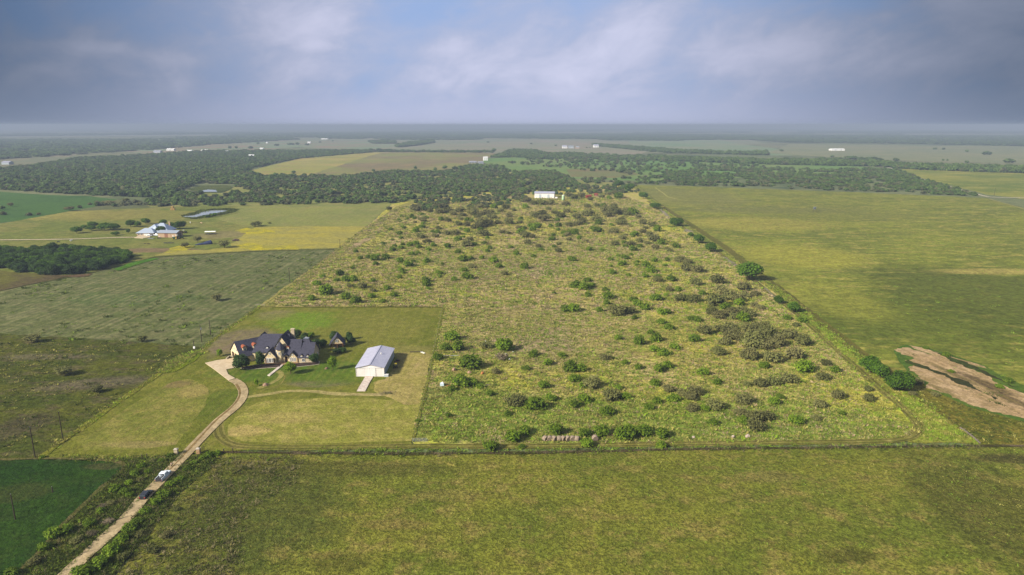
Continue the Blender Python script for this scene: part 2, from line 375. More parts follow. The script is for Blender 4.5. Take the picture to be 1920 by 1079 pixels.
def bush(px, py, wpx, kind='green', label='', cat='bush', name=None, hk=1.0, group=None, wy=None):
    """a bush whose base stands at photo pixel (px,py) and whose crown is wpx photo pixels across"""
    x, y = W(px, py); wd = wpx*ppm(py)
    me = rnd.choice(MESH[kind]); o = bpy.data.objects.new(name or {'green': 'green_bush', 'olive': 'mesquite_bush', 'brown': 'bare_bush'}.get(kind, 'bush'), me); COL.objects.link(o)
    o.location = (x, y+wd*.25, 0); o.rotation_euler = (0, 0, rnd.uniform(0, 6.28)); hh = wd*rnd.uniform(.85, 1.1)*hk
    o.scale = (wd, wd*(wy or rnd.uniform(.85, 1.15)), hh)
    return tag(o, label, cat, group)
def tree(px, py, wpx, hpx, kind='oak', label='', cat='tree', name='tree', lift=.18, group=None):
    """trunk foot at pixel (px,py), crown wpx across, total height hpx photo pixels"""
    x, y = W(px, py); s = ppm(py); wd = wpx*s; H = hpx*s*1.06
    r = empty(name, (x, y, 0), rnd.uniform(0, 6.28), label, cat, group)
    t = bpy.data.objects.new('trunk', rnd.choice(MESH['trunk'])); COL.objects.link(t); t.parent = r; t.scale = (min(wd, H)*.9, min(wd, H)*.9, H)
    c = bpy.data.objects.new('crown', rnd.choice(MESH[kind])); COL.objects.link(c); c.parent = r
    c.location = (0, 0, H*lift); top = {'oak': .92, 'dark': .98, 'lime': 1.08}.get(kind, .8)
    c.scale = (wd, wd, H*(1-lift)/top)
    return r
# scatter for what nobody could count: points mesh + geometry nodes
def scatter(name, pts, scl, protos, kind='stuff', parent=None, tilt=0.0, **kw):
    n = len(pts); me = bpy.data.meshes.new(name); me.vertices.add(n); me.vertices.foreach_set('co', np.asarray(pts, np.float32).ravel())
    r = np.random.default_rng(len(pts))
    rot = np.zeros((n, 3), np.float32); rot[:, 2] = r.uniform(0, 6.283, n)
    if tilt: rot[:, :2] = r.normal(0, tilt, (n, 2))
    for nm, ty, data in (('rot', 'FLOAT_VECTOR', rot), ('scl', 'FLOAT_VECTOR', np.asarray(scl, np.float32))):
        a = me.attributes.new(nm, ty, 'POINT'); a.data.foreach_set('vector', data.ravel())
    a = me.attributes.new('pick', 'INT', 'POINT'); a.data.foreach_set('value', r.integers(0, len(protos), n).astype(np.int32))
    me.update()
    o = bpy.data.objects.new(name, me); COL.objects.link(o)
    pc = bpy.data.collections.new(name+'_kinds')
    for p in protos:
        po = bpy.data.objects.new(p.name+'_kind', p); pc.objects.link(po)
    g = bpy.data.node_groups.new(name, 'GeometryNodeTree')
    g.interface.new_socket('Geometry', in_out='INPUT', socket_type='NodeSocketGeometry'); g.interface.new_socket('Geometry', in_out='OUTPUT', socket_type='NodeSocketGeometry')
    gi = g.nodes.new('NodeGroupInput'); go = g.nodes.new('NodeGroupOutput')
    ci = g.nodes.new('GeometryNodeCollectionInfo'); ci.inputs[0].default_value = pc; ci.inputs['Separate Children'].default_value = True; ci.inputs['Reset Children'].default_value = True
    ip = g.nodes.new('GeometryNodeInstanceOnPoints'); ip.inputs['Pick Instance'].default_value = True
    def at(nm, ty):
        a = g.nodes.new('GeometryNodeInputNamedAttribute'); a.data_type = ty; a.inputs[0].default_value = nm; return a.outputs[0]
    L = g.links.new
    L(gi.outputs[0], ip.inputs['Points']); L(ci.outputs[0], ip.inputs['Instance']); L(at('pick', 'INT'), ip.inputs['Instance Index'])
    L(at('rot', 'FLOAT_VECTOR'), ip.inputs['Rotation']); L(at('scl', 'FLOAT_VECTOR'), ip.inputs['Scale']); L(ip.outputs[0], go.inputs[0])
    md = o.modifiers.new('scatter', 'NODES'); md.node_group = g
    if parent: o.parent = parent
    return tag(o, kind=kind, **kw)
def fill(polys, dens, seed=0, clump=0.0, csc=.03, far=None, holes=()):
    """random world points inside photo-pixel polygons, dens per square metre"""
    r = np.random.default_rng(seed); out = []
    for pix in polys:
        P = [W(*p) for p in pix]; xs = [p[0] for p in P]; ys = [p[1] for p in P]
        A = (max(xs)-min(xs))*(max(ys)-min(ys)); n = int(A*dens)
        x = r.uniform(min(xs), max(xs), n); y = r.uniform(min(ys), max(ys), n); k = inpoly(x, y, P)
        for h in holes: k &= ~inpoly(x, y, [W(*p) for p in h])
        if clump: k &= (vnoise(x, y, csc, seed)+.35*vnoise(x, y, csc*4, seed+2)) > clump+.5*r.uniform(-.35, .35, n)
        if far: k &= r.uniform(0, 1, n) < np.clip(far/np.hypot(x, y), 0, 1)**2
        out.append(np.stack([x[k], y[k], np.zeros(k.sum())], 1))
    return np.concatenate(out) if out else np.zeros((0, 3))
# ---------------------------------------------------------------- ground and fields
def P_(px, py, rx, ry, col, st=.8, rot=0.0): 
    x, y = W(px, py); return (x, y, rx, ry, rot, col, st)
def bigsheet():
    me = bpy.data.meshes.new('ground'); s = 60000; me.from_pydata([(-s, -400, 0), (s, -400, 0), (s, 2*s, 0), (-s, 2*s, 0)], [], [(0, 1, 2, 3)])
    me.materials.append(fieldmat('far_country', C(116, 128, 84), C(138, 136, 100), C(62, 82, 52), C(58, 74, 48), sL=.0011, sM=.0035, sF=.02, kM=.95, kF=.6, bump=0))
    me.update(); o = bpy.data.objects.new('ground', me); COL.objects.link(o); return tag(o, kind='structure')
bigsheet()
m_straw = fieldmat('straw_stubble', C(178, 168, 104), C(160, 152, 88), C(196, 178, 122), C(122, 122, 58), sF=1.4, stripe=(R(-4), 2.6, .35, C(128, 130, 58)))
def farfield(name, pix, a, b, c=None, **kw):
    kw.setdefault('sL', .004); kw.setdefault('sM', .02); kw.setdefault('sF', .15)
    return sheet(name, pix, fieldmat(name+'_cover', a, b, c, **{k: v for k, v in kw.items()}, kF=.4, bump=0), amp=4, step=30)
# far bands
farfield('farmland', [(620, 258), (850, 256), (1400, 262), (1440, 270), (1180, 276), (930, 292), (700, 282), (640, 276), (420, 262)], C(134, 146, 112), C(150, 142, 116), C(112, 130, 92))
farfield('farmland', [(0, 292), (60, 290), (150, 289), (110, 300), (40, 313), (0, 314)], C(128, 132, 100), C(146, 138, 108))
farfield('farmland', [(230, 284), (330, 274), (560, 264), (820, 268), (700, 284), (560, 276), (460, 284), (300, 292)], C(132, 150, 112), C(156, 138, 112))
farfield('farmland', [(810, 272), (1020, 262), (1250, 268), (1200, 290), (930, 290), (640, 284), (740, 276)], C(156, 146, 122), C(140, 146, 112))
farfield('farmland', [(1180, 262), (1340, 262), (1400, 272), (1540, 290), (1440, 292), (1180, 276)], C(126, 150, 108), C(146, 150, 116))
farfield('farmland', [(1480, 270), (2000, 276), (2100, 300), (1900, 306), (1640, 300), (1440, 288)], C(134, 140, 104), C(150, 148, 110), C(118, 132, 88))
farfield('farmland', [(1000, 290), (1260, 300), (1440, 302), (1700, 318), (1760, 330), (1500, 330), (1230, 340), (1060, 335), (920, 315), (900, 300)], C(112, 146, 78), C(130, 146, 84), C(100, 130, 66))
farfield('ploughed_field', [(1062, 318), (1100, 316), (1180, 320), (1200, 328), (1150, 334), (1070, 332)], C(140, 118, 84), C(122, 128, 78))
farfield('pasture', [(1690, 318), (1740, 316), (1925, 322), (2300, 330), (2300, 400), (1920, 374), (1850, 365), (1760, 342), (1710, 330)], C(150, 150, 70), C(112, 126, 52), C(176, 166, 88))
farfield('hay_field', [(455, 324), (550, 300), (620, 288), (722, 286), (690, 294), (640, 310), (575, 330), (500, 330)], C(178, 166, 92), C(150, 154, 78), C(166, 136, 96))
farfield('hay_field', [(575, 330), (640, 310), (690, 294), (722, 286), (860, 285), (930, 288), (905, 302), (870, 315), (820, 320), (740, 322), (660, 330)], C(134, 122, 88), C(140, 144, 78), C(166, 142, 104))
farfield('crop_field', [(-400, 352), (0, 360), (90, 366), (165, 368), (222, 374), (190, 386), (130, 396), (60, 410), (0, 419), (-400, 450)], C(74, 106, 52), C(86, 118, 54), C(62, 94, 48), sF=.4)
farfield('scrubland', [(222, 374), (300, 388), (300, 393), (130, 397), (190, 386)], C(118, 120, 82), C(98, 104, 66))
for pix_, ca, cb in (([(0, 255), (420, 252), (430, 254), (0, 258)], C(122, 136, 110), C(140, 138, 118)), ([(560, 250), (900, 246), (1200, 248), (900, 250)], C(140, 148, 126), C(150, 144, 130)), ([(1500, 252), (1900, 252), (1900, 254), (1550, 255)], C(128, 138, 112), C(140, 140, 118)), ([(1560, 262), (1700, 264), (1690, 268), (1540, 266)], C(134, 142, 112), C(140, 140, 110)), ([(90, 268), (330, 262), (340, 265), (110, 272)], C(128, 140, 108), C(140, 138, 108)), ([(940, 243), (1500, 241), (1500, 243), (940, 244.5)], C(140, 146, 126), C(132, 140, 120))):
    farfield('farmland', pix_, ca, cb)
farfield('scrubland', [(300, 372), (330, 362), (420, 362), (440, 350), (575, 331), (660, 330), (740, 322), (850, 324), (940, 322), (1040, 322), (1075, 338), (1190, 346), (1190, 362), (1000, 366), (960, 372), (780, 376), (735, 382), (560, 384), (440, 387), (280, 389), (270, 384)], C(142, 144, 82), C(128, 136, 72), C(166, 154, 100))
# ---- neighbour's land
m_nb = fieldmat('neighbour_pasture', C(118, 126, 60), C(138, 134, 74), C(104, 118, 50), C(98, 102, 52), sL=.012, sM=.06, sF=.5,
    patches=[P_(300, 470, 45, 14, C(134, 114, 92), .8), P_(430, 440, 40, 30, C(146, 130, 96), .6), P_(220, 404, 120, 60, C(154, 142, 76), .5), P_(60, 400, 90, 80, C(164, 156, 84), .5), P_(280, 470, 30, 14, C(134, 112, 84), .8)], bump=.1, clump=(.3, .8, 1.15))
sheet('pasture', [(-500, 430), (0, 420), (130, 397), (300, 389), (560, 384), (740, 381), (700, 412), (690, 424), (640, 467), (480, 472), (290, 483), (240, 495), (160, 517), (40, 540), (0, 546), (-500, 600)], m_nb, 1.5, 12)
m_nb2 = fieldmat('mown_pasture', C(142, 146, 76), C(128, 134, 74), C(156, 144, 92), C(108, 116, 62), sL=.01, sM=.05, sF=.5, stripe=(R(2), 9, .4, C(160, 156, 92)), bump=.1)
sheet('pasture', [(440, 388), (560, 384), (735, 382), (712, 402), (690, 424), (480, 425), (440, 420), (400, 410), (450, 400)], m_nb2, 1.5, 12)
m_fl = fieldmat('yellow_flowers', C(178, 166, 76), C(160, 152, 84), C(138, 136, 78), C(122, 122, 66), sL=.03, sM=.11, sF=.5, kM=.65, kF=.4, bump=.1, aniso=(0, 2.2))
sheet('flower_meadow', [(480, 426), (560, 425), (689, 424), (668, 440), (641, 465), (480, 470), (330, 478), (290, 480), (330, 468), (390, 470), (430, 462), (450, 445)], m_fl, 2.0, 6)
m_fl2 = fieldmat('flower_specks', C(198, 184, 48), C(160, 154, 70), C(140, 134, 80), C(120, 124, 60), sL=.05, sM=.16, sF=.6, kM=.8, bump=.1)
sheet('flower_meadow', [(318, 466), (345, 458), (362, 462), (350, 470), (310, 475)], m_fl2, 2, 5)
sheet('flower_meadow', [(440, 462), (470, 456), (500, 462), (560, 460), (560, 468), (470, 470)], m_fl2, 2, 5)
sheet('flower_meadow', [(440, 433), (462, 428), (500, 430), (520, 437), (470, 440)], m_fl2, 2, 5)
# ---- left pastures (with mowing streaks)
m_lp = fieldmat('streaked_pasture', C(94, 104, 58), C(102, 108, 64), C(118, 114, 78), C(74, 84, 44), sL=.02, sM=.10, sF=.8, stripe=(R(3), 4.2, .62, C(140, 136, 98)), bump=.2,
    patches=[P_(240, 560, 46, 20, C(86, 106, 56), .6)], clump=(.4, .78, 1.2))
sheet('pasture', [(-500, 618), (0, 546), (60, 533), (150, 518), (240, 495), (290, 483), (480, 472), (637, 468), (560, 523), (487, 577), (430, 616), (385, 652), (250, 641), (0, 626), (-500, 640)], m_lp, .8, 5)
m_lp2 = fieldmat('weedy_pasture', C(76, 84, 32), C(94, 96, 38), C(98, 88, 64), C(58, 70, 26), sL=.035, sM=.09, sF=.8, kM=.85, bump=.25, aniso=(R(12), 2.0),
    patches=[P_(40, 800, 10, 14, C(84, 76, 56), .8), P_(180, 720, 26, 8, C(118, 104, 90), .6, R(14)), P_(90, 670, 26, 5, C(122, 108, 94), .5), P_(330, 600, 50, 26, C(92, 100, 58), .6)], clump=(.5, .7, 1.3))
sheet('pasture', [(-500, 640), (0, 626), (250, 641), (386, 652), (375, 662), (300, 702), (240, 743), (120, 828), (72, 861), (0, 864), (-500, 866)], m_lp2, 1.2, 4)
# ---- central pasture
m_cp = fieldmat('rough_pasture', C(194, 186, 84), C(198, 176, 126), C(160, 176, 66), C(146, 142, 68), sL=.016, sM=.075, sF=.7, kM=.7, kF=.6, bump=.35,
    patches=[P_(1190, 790, 120, 26, C(112, 138, 56), .8), P_(880, 770, 34, 30, C(116, 138, 56), .8), P_(1500, 800, 50, 18, C(116, 138, 58), .6), P_(1010, 660, 26, 26, C(126, 142, 58), .5), P_(760, 540, 40, 60, C(146, 150, 62), .5), P_(960, 600, 40, 60, C(168, 148, 116), .7), P_(1080, 640, 50, 40, C(164, 142, 114), .6),
             P_(880, 410, 70, 100, C(176, 164, 78), .6), P_(1350, 640, 40, 50, C(176, 160, 86), .5), P_(1090, 460, 60, 60, C(160, 148, 108), .6), P_(940, 500, 70, 60, C(150, 140, 108), .5)], clump=(.62, .62, 1.4))
sheet('rough_pasture', [(772, 830), (800, 716), (830, 577), (487, 577), (560, 523), (690, 424), (735, 383), (790, 374), (1000, 352), (1190, 347), (1232, 388), (1300, 440), (1370, 492), (1450, 547), (1545, 640), (1640, 722), (1705, 785), (1725, 812), (1700, 828), (1400, 836), (1000, 842), (780, 840)], m_cp, .8, 5)
m_track = fieldmat('worn_track', C(136, 130, 70), C(122, 124, 56), C(158, 144, 92), C(100, 96, 48), sL=.05, sM=.2, sF=1.2, bump=.1)
m_trackd = fieldmat('worn_track_dark', C(108, 104, 52), C(98, 98, 46), C(126, 116, 68), C(74, 74, 34), sL=.05, sM=.2, sF=1.2, bump=.1)
m_verge = fieldmat('dry_verge', C(168, 158, 92), C(150, 146, 74), C(166, 146, 112), C(124, 124, 60), sL=.04, sM=.12, sF=.7, bump=.15)
# ---- right side: grass strip between track and field, then the big field
m_rp = fieldmat('yellow_green_pasture', C(134, 140, 58), C(114, 122, 52), C(166, 156, 82), C(96, 98, 50), sL=.011, sM=.05, sF=.6, kM=.95, kF=.55, bump=.2, aniso=(R(10), 2.2), thrL=(.4, .6),
    patches=[P_(1420, 420, 90, 60, C(176, 164, 84), .5), P_(1440, 395, 120, 40, C(120, 118, 76), .5), P_(1560, 400, 120, 90, C(124, 126, 62), .6), P_(1700, 600, 70, 80, C(92, 104, 38), .75), P_(1880, 560, 80, 130, C(86, 96, 38), .8), P_(1500, 480, 60, 60, C(172, 166, 74), .6), P_(1880, 510, 60, 12, C(190, 172, 100), .6), P_(1290, 370, 90, 160, C(132, 130, 76), .6), P_(1560, 560, 30, 60, C(158, 156, 70), .5)], clump=(.35, .74, 1.22))
sheet('pasture', [(1180, 347), (1300, 350), (1600, 361), (1850, 372), (1925, 392), (2500, 480), (2700, 900), (2000, 838), (1838, 836), (1700, 828), (1725, 812), (1640, 722), (1545, 640), (1450, 547), (1370, 492), (1300, 440), (1232, 388)], m_rp, 1.0, 6)
m_rs = fieldmat('lush_strip', C(134, 148, 56), C(160, 152, 74), C(106, 136, 44), C(112, 116, 52), sL=.05, sM=.14, sF=.9, bump=.3, clump=(.7, .65, 1.3))
sheet('grass_verge', [(1195, 352), (1240, 385), (1310, 440), (1385, 492), (1470, 547), (1560, 622), (1640, 690), (1760, 770), (1838, 833), (1700, 830), (1728, 812), (1642, 720), (1545, 640), (1450, 547), (1370, 492), (1300, 440), (1225, 388)], m_rs, 1.5, 5)
m_cor = fieldmat('corner_weeds', C(112, 112, 42), C(134, 124, 56), C(86, 100, 32), C(70, 68, 34), sL=.06, sM=.14, sF=.9, bump=.3, clump=(.7, .6, 1.3))
sheet('scrubland', [(1640, 690), (1700, 700), (1748, 732), (1817, 764), (1886, 783), (1960, 800), (2300, 850), (1920, 838), (1838, 834), (1790, 800), (1720, 752)], m_cor, 1.2, 3)
strip('track', [(1238, 385), (1300, 425), (1368, 470), (1430, 520), (1520, 590), (1600, 655), (1650, 690), (1680, 712)], 6.5, fieldmat('dark_mown_lane', C(108, 104, 48), C(98, 100, 42), C(126, 116, 62), C(86, 84, 36), sM=.15, bump=.15), amp=1.0, step=3)
m_soil = fieldmat('bare_soil', C(200, 172, 134), C(184, 156, 118), C(182, 154, 112), C(150, 128, 90), sL=.08, sM=.16, sF=1.3, bump=.15, kF=.45, kM=.6, stripe=(R(-7.6), 3.2, .6, C(134, 120, 70)), clump=(1.0, .75, 1.2), patches=[P_(1850, 722, 3.5, 16, C(70, 58, 38), .85, R(7.6)), P_(1895, 750, 3, 14, C(84, 72, 46), .8, R(7.6)), P_(1790, 704, 2, 16, C(84, 78, 44), .7, R(7.6)), P_(1770, 735, 2, 10, C(100, 98, 50), .6, R(7.6))])
sheet('crop_rows', [(1700, 647), (1735, 652), (1790, 668), (1848, 688), (1925, 725), (1990, 760), (1960, 800), (1886, 783), (1817, 764), (1748, 733), (1695, 690), (1672, 660)], fieldmat('weed_margin', C(84, 112, 44), C(96, 116, 46), C(66, 96, 36), sM=.2, bump=.2), 1.2, 2.5)
sheet('bare_field', [(1676, 657), (1700, 654), (1760, 668), (1800, 683), (1850, 705), (1925, 742), (1960, 762), (1940, 785), (1888, 780), (1817, 758), (1748, 729), (1702, 690), (1720, 686), (1700, 678), (1712, 673)], m_soil, 2.2, 1.0)
sheet('bare_field', [(1703, 648), (1730, 653), (1780, 668), (1844, 688), (1850, 692), (1800, 682), (1750, 667), (1715, 655)], m_soil, .7, 1.5)
for pp in ([(1702, 676), (1740, 690), (1800, 712), (1870, 748), (1868, 751), (1790, 716), (1735, 694), (1700, 681)], [(1738, 655), (1790, 672), (1850, 697), (1900, 722), (1900, 728), (1840, 700), (1780, 676)]):
    sheet('weed_row', pp, fieldmat('row_weeds', C(76, 96, 40), C(60, 62, 34), C(66, 58, 34), sM=.3, bump=.2), 1.6, 1.0)
# ---- foreground field
m_fg = fieldmat('foreground_grass', C(140, 140, 60), C(116, 126, 50), C(166, 148, 86), C(84, 90, 36), sL=.03, sM=.12, sF=1.4, kM=.75, kF=.85, bump=.3, stripe=(R(90), 4.2, .3, C(112, 108, 54)),
    patches=[P_(480, 960, 28, 34, C(84, 94, 44), .85, R(10)), P_(600, 880, 50, 6, C(92, 92, 44), .7), P_(1590, 1045, 9, 4, C(70, 64, 34), .6), P_(640, 1055, 8, 5, C(76, 74, 36), .5), P_(1890, 862, 14, 4, C(72, 62, 42), .8), P_(1870, 960, 22, 40, C(86, 86, 40), .7), P_(740, 985, 10, 3, C(150, 130, 78), .6), P_(840, 930, 12, 4, C(146, 130, 78), .5), P_(1440, 895, 12, 4, C(150, 132, 84), .5)], clump=(1.0, .62, 1.35))
sheet('grass_field', [(400, 850), (760, 853), (1000, 851), (1300, 844), (1840, 838), (2300, 838), (2600, 1400), (100, 1400), (217, 1079), (275, 1010), (337, 927), (392, 880)], m_fg, .5, 2.5)
m_bank = fieldmat('roadside_weeds', C(86, 98, 38), C(104, 106, 44), C(70, 88, 30), C(60, 66, 30), sL=.08, sM=.2, sF=1.4, bump=.4, clump=(1.0, .6, 1.3))
sheet('roadside', [(-60, 1400), (30, 1079), (120, 984), (195, 912), (236, 872), (215, 864), (250, 862), (400, 850), (412, 850), (392, 882), (337, 927), (275, 1010), (217, 1079), (100, 1400)], m_bank, .8, 2)
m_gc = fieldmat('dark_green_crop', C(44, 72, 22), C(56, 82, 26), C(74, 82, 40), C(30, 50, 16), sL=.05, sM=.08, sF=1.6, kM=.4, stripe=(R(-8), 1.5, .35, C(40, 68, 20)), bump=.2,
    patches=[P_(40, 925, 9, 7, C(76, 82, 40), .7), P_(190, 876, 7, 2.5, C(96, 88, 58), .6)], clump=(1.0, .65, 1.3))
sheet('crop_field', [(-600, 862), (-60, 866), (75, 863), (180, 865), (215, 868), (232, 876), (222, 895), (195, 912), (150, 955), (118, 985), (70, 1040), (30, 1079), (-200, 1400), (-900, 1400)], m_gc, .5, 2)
# ---- homestead yard
m_yd = fieldmat('yard_grass', C(122, 124, 50), C(108, 114, 42), C(142, 134, 66), C(84, 92, 34), sL=.04, sM=.11, sF=1.1, kM=.6, stripe=(R(1), 3.2, .34, C(150, 144, 78)), bump=.18,
    patches=[P_(450, 640, 15, 26, C(134, 118, 98), .85), P_(430, 655, 12, 8, C(138, 120, 98), .8), P_(520, 592, 12, 12, C(142, 126, 100), .7), P_(570, 603, 19, 20, C(108, 146, 40), 1.0), P_(600, 720, 16, 5, C(126, 112, 94), .8), P_(560, 600, 30, 20, C(120, 134, 46), .5), P_(760, 660, 20, 10, C(150, 140, 84), .6),
             P_(530, 700, 32, 14, C(84, 112, 38), .85), P_(640, 700, 22, 18, C(96, 118, 40), .8), P_(410, 755, 14, 18, C(96, 110, 40), .8), P_(420, 700, 10, 8, C(96, 112, 40), .6), P_(700, 620, 26, 30, C(132, 130, 62), .6), P_(610, 690, 22, 8, C(76, 106, 34), .6)], clump=(.9, .85, 1.12))
yard = [(75, 861), (120, 828), (240, 743), (300, 702), (375, 662), (386, 650), (430, 616), (487, 577), (830, 577), (800, 716), (772, 830), (775, 841), (450, 846), (400, 849), (250, 860)]
sheet('lawn', yard, m_yd, .4, 2)
sheet('hay_patch', [(150, 830), (190, 800), (250, 758), (315, 722), (350, 712), (372, 718), (395, 738), (385, 760), (365, 790), (330, 835), (250, 846), (160, 846)], fieldmat('stubble_patch', C(132, 132, 62), C(122, 126, 56), C(158, 144, 84), C(96, 104, 40), sL=.05, sM=.12, sF=1.2, stripe=(R(1), 2.4, .4, C(150, 140, 80)), bump=.18, patches=[P_(365, 735, 8, 8, C(172, 152, 96), .7), P_(330, 722, 8, 5, C(140, 116, 84), .7), P_(280, 835, 20, 3, C(164, 144, 100), .6)]), .8, 2)
sheet('hay_patch', [(430, 798), (440, 785), (458, 770), (480, 758), (520, 750), (600, 748), (700, 749), (770, 752), (792, 760), (786, 790), (776, 828), (640, 832), (520, 834), (455, 830), (432, 818)], fieldmat('stubble_patch', C(150, 148, 72), C(142, 142, 66), C(184, 168, 106), C(108, 116, 44), sL=.05, sM=.14, sF=1.2, stripe=(R(78), 2.2, .45, C(170, 158, 88)), bump=.2, patches=[P_(460, 810, 9, 5, C(192, 168, 112), .8), P_(540, 785, 14, 6, C(182, 162, 104), .6)]), .8, 2)
sheet('hay_patch', [(748, 663), (800, 662), (808, 668), (802, 712), (790, 758), (760, 760), (722, 746), (700, 735), (700, 718), (722, 712), (738, 690)], fieldmat('stubble_patch', C(176, 160, 100), C(164, 152, 86), C(196, 172, 122), C(124, 120, 56), sL=.06, sM=.16, sF=1.3, stripe=(R(3), 2.4, .5, C(134, 132, 66)), bump=.2, patches=[P_(745, 680, 4, 16, C(120, 108, 72), .6)]), .8, 2)
# tracks in the yard and round the pasture
ring = [(430, 776), (416, 786), (408, 802), (414, 822), (440, 836), (500, 840), (640, 840), (780, 838), (1000, 838), (1250, 834), (1500, 831), (1640, 829), (1695, 824), (1722, 808), (1714, 788), (1668, 745), (1610, 694), (1550, 640), (1500, 595), (1440, 548), (1385, 503), (1330, 462), (1270, 420), (1215, 378)]
strip('track', ring, 3.6, m_track, .5, 2)
for off in (.9, -.9): strip('wheel_rut', ring, .8, m_trackd, .2, 2, offset=off)
strip('track', [(448, 748), (470, 745), (500, 741), (540, 735), (580, 735), (620, 739), (670, 741), (722, 742)], 2.6, fieldmat('tan_track', C(180, 164, 116), C(160, 150, 92), C(146, 140, 80), C(128, 122, 64), sM=.3, bump=.1), .4, 1.5)
strip('track', [(484, 730), (505, 722), (522, 712), (528, 703), (520, 697)], 2.2, fieldmat('tan_ruts', C(158, 150, 92), C(132, 134, 62), C(146, 140, 80), C(110, 112, 50), sM=.3, bump=.1), .4, 1.5)
strip('wheel_rut', [(492, 732), (520, 726), (532, 714), (534, 704)], .8, m_track, .2, 1.5)
# diagonal lane along the pasture's left side
lane = [(487, 577), (545, 534), (620, 478), (690, 424), (740, 388), (772, 377), (800, 368)]
strip('grass_verge', [(x+9, y+1) for x, y in lane], 9, m_verge, 1.0, 4, smooth=False)
strip('track', [(x+4, y) for x, y in lane], 1.0, m_track, .25, 4, smooth=False)
strip('track', [(x+12, y+1) for x, y in lane], 1.0, m_track, .25, 4, smooth=False)
sheet('bare_patch', [(652, 470), (662, 460), (690, 443), (712, 428), (720, 430), (690, 452), (664, 468)], fieldmat('tan_soil', C(186, 160, 126), C(160, 148, 98), sM=.2, bump=.1), 1.5, 4)
strip('track', [(1228, 352), (1245, 364), (1256, 371), (1290, 377), (1350, 378), (1430, 379)], 2.0, fieldmat('pale_track', C(186, 176, 110), C(164, 164, 84), sM=.1, bump=.05), .8, 5)
strip('track', [(1135, 345), (1150, 350), (1172, 358)], 3.5, m_verge, .8, 5)
m_grey = fieldmat('gravel_bank', C(154, 142, 126), C(140, 132, 112), C(120, 120, 80), sM=.2, bump=.1)
for pp in ([(1236, 392), (1246, 397), (1262, 414), (1252, 412)], [(1286, 430), (1300, 434), (1298, 440), (1282, 434)], [(1352, 482), (1362, 484), (1384, 498), (1374, 500)], [(1432, 540), (1444, 548), (1456, 560), (1446, 556)]): sheet('gravel_bank', pp, m_grey, .8, 3)
# fence-foot strips
m_weed = fieldmat('tall_fence_grass', C(150, 146, 62), C(128, 134, 48), C(110, 124, 42), C(96, 98, 40), sM=.3, sF=1.2, bump=.35)
strip('grass_verge', [(75, 861), (120, 828), (240, 743), (300, 702), (375, 662)], 2.2, m_weed, .5, 1.5, smooth=False)
strip('grass_verge', [(385, 650), (430, 616), (487, 577)], 1.2, m_weed, .3, 1.5, smooth=False)
strip('grass_verge', [(488, 577), (830, 577)], 1.6, fieldmat('fence_dark_grass', C(96, 96, 40), C(120, 118, 52), sM=.3, bump=.3), .3, 1.5, smooth=False)  # darker grass strip along the back fence
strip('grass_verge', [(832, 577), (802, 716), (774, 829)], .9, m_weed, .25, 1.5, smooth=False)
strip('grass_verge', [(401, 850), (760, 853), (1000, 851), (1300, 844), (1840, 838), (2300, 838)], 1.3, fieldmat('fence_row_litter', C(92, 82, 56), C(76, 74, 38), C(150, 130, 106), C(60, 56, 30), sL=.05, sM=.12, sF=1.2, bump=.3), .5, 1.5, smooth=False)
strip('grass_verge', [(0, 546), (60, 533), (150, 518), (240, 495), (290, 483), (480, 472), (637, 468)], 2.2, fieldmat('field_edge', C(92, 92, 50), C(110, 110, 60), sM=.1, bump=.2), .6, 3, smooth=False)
strip('grass_verge', [(-60, 866), (75, 862), (180, 864), (215, 867), (234, 876), (222, 896), (195, 913), (150, 956), (118, 986), (70, 1041), (30, 1080)], 1.3, fieldmat('crop_margin', C(112, 106, 62), C(86, 92, 40), C(130, 118, 84), sM=.3, bump=.3), .5, 1.2)
sheet('grass_verge', [(300, 702), (318, 690), (345, 668), (378, 655), (381, 664), (362, 680), (330, 698)], fieldmat('tall_green_weeds', C(142, 148, 48), C(120, 138, 38), C(104, 126, 36), sM=.3, bump=.5), .6, 1.2)
strip('grass_verge', [(0, 531+5), (90, 520), (170, 517)], 8, fieldmat('edge_bare', C(112, 92, 68), C(118, 112, 60), sM=.08, bump=.2), 2, 5, smooth=False)
sheet('scrubland', [(-300, 520), (0, 508), (60, 514), (130, 520), (60, 533), (0, 546), (-300, 600)], fieldmat('brown_weeds', C(104, 92, 62), C(112, 110, 52), C(90, 76, 60), sM=.06, bump=.2), 2, 5)
sheet('grass_verge', [(210, 506), (250, 492), (290, 485), (300, 486), (265, 495), (222, 509)], fieldmat('wet_green_grass', C(86, 128, 36), C(74, 112, 34), sM=.1, bump=.2), 1.5, 4)
# roads
m_road = fieldmat('pale_gravel', C(196, 176, 140), C(184, 164, 128), C(168, 150, 116), C(146, 130, 98), sL=.1, sM=.4, sF=2.5, kF=.35, bump=.05)
m_rut = fieldmat('road_centre_weeds', C(132, 110, 72), C(146, 122, 84), C(112, 102, 56), C(104, 92, 54), sM=.5, sF=2, bump=.08)
road = [(436, 714), (449, 722), (456, 735), (453, 750), (438, 768), (410, 791), (381, 820), (345, 858), (297, 907), (268, 937), (241, 970), (190, 1018), (125, 1079), (40, 1165), (-140, 1330)]
strip('dirt_road', road, 3.6, m_road, .12, .9)
strip('wheel_rut', [(443, 722), (450, 736), (447, 750), (433, 767), (406, 790), (378, 820), (343, 858), (318, 884)], .75, m_rut, .14, .8)
m_conc = mat('concrete_pad', C(214, 196, 166, 1.1), .85, nz=.6, bump=.005, col2=C(196, 176, 146, 1.1))
m_conc2 = mat('concrete_apron', C(224, 212, 198, 1.15), .85, nz=.8, col2=C(196, 178, 168, 1.1))
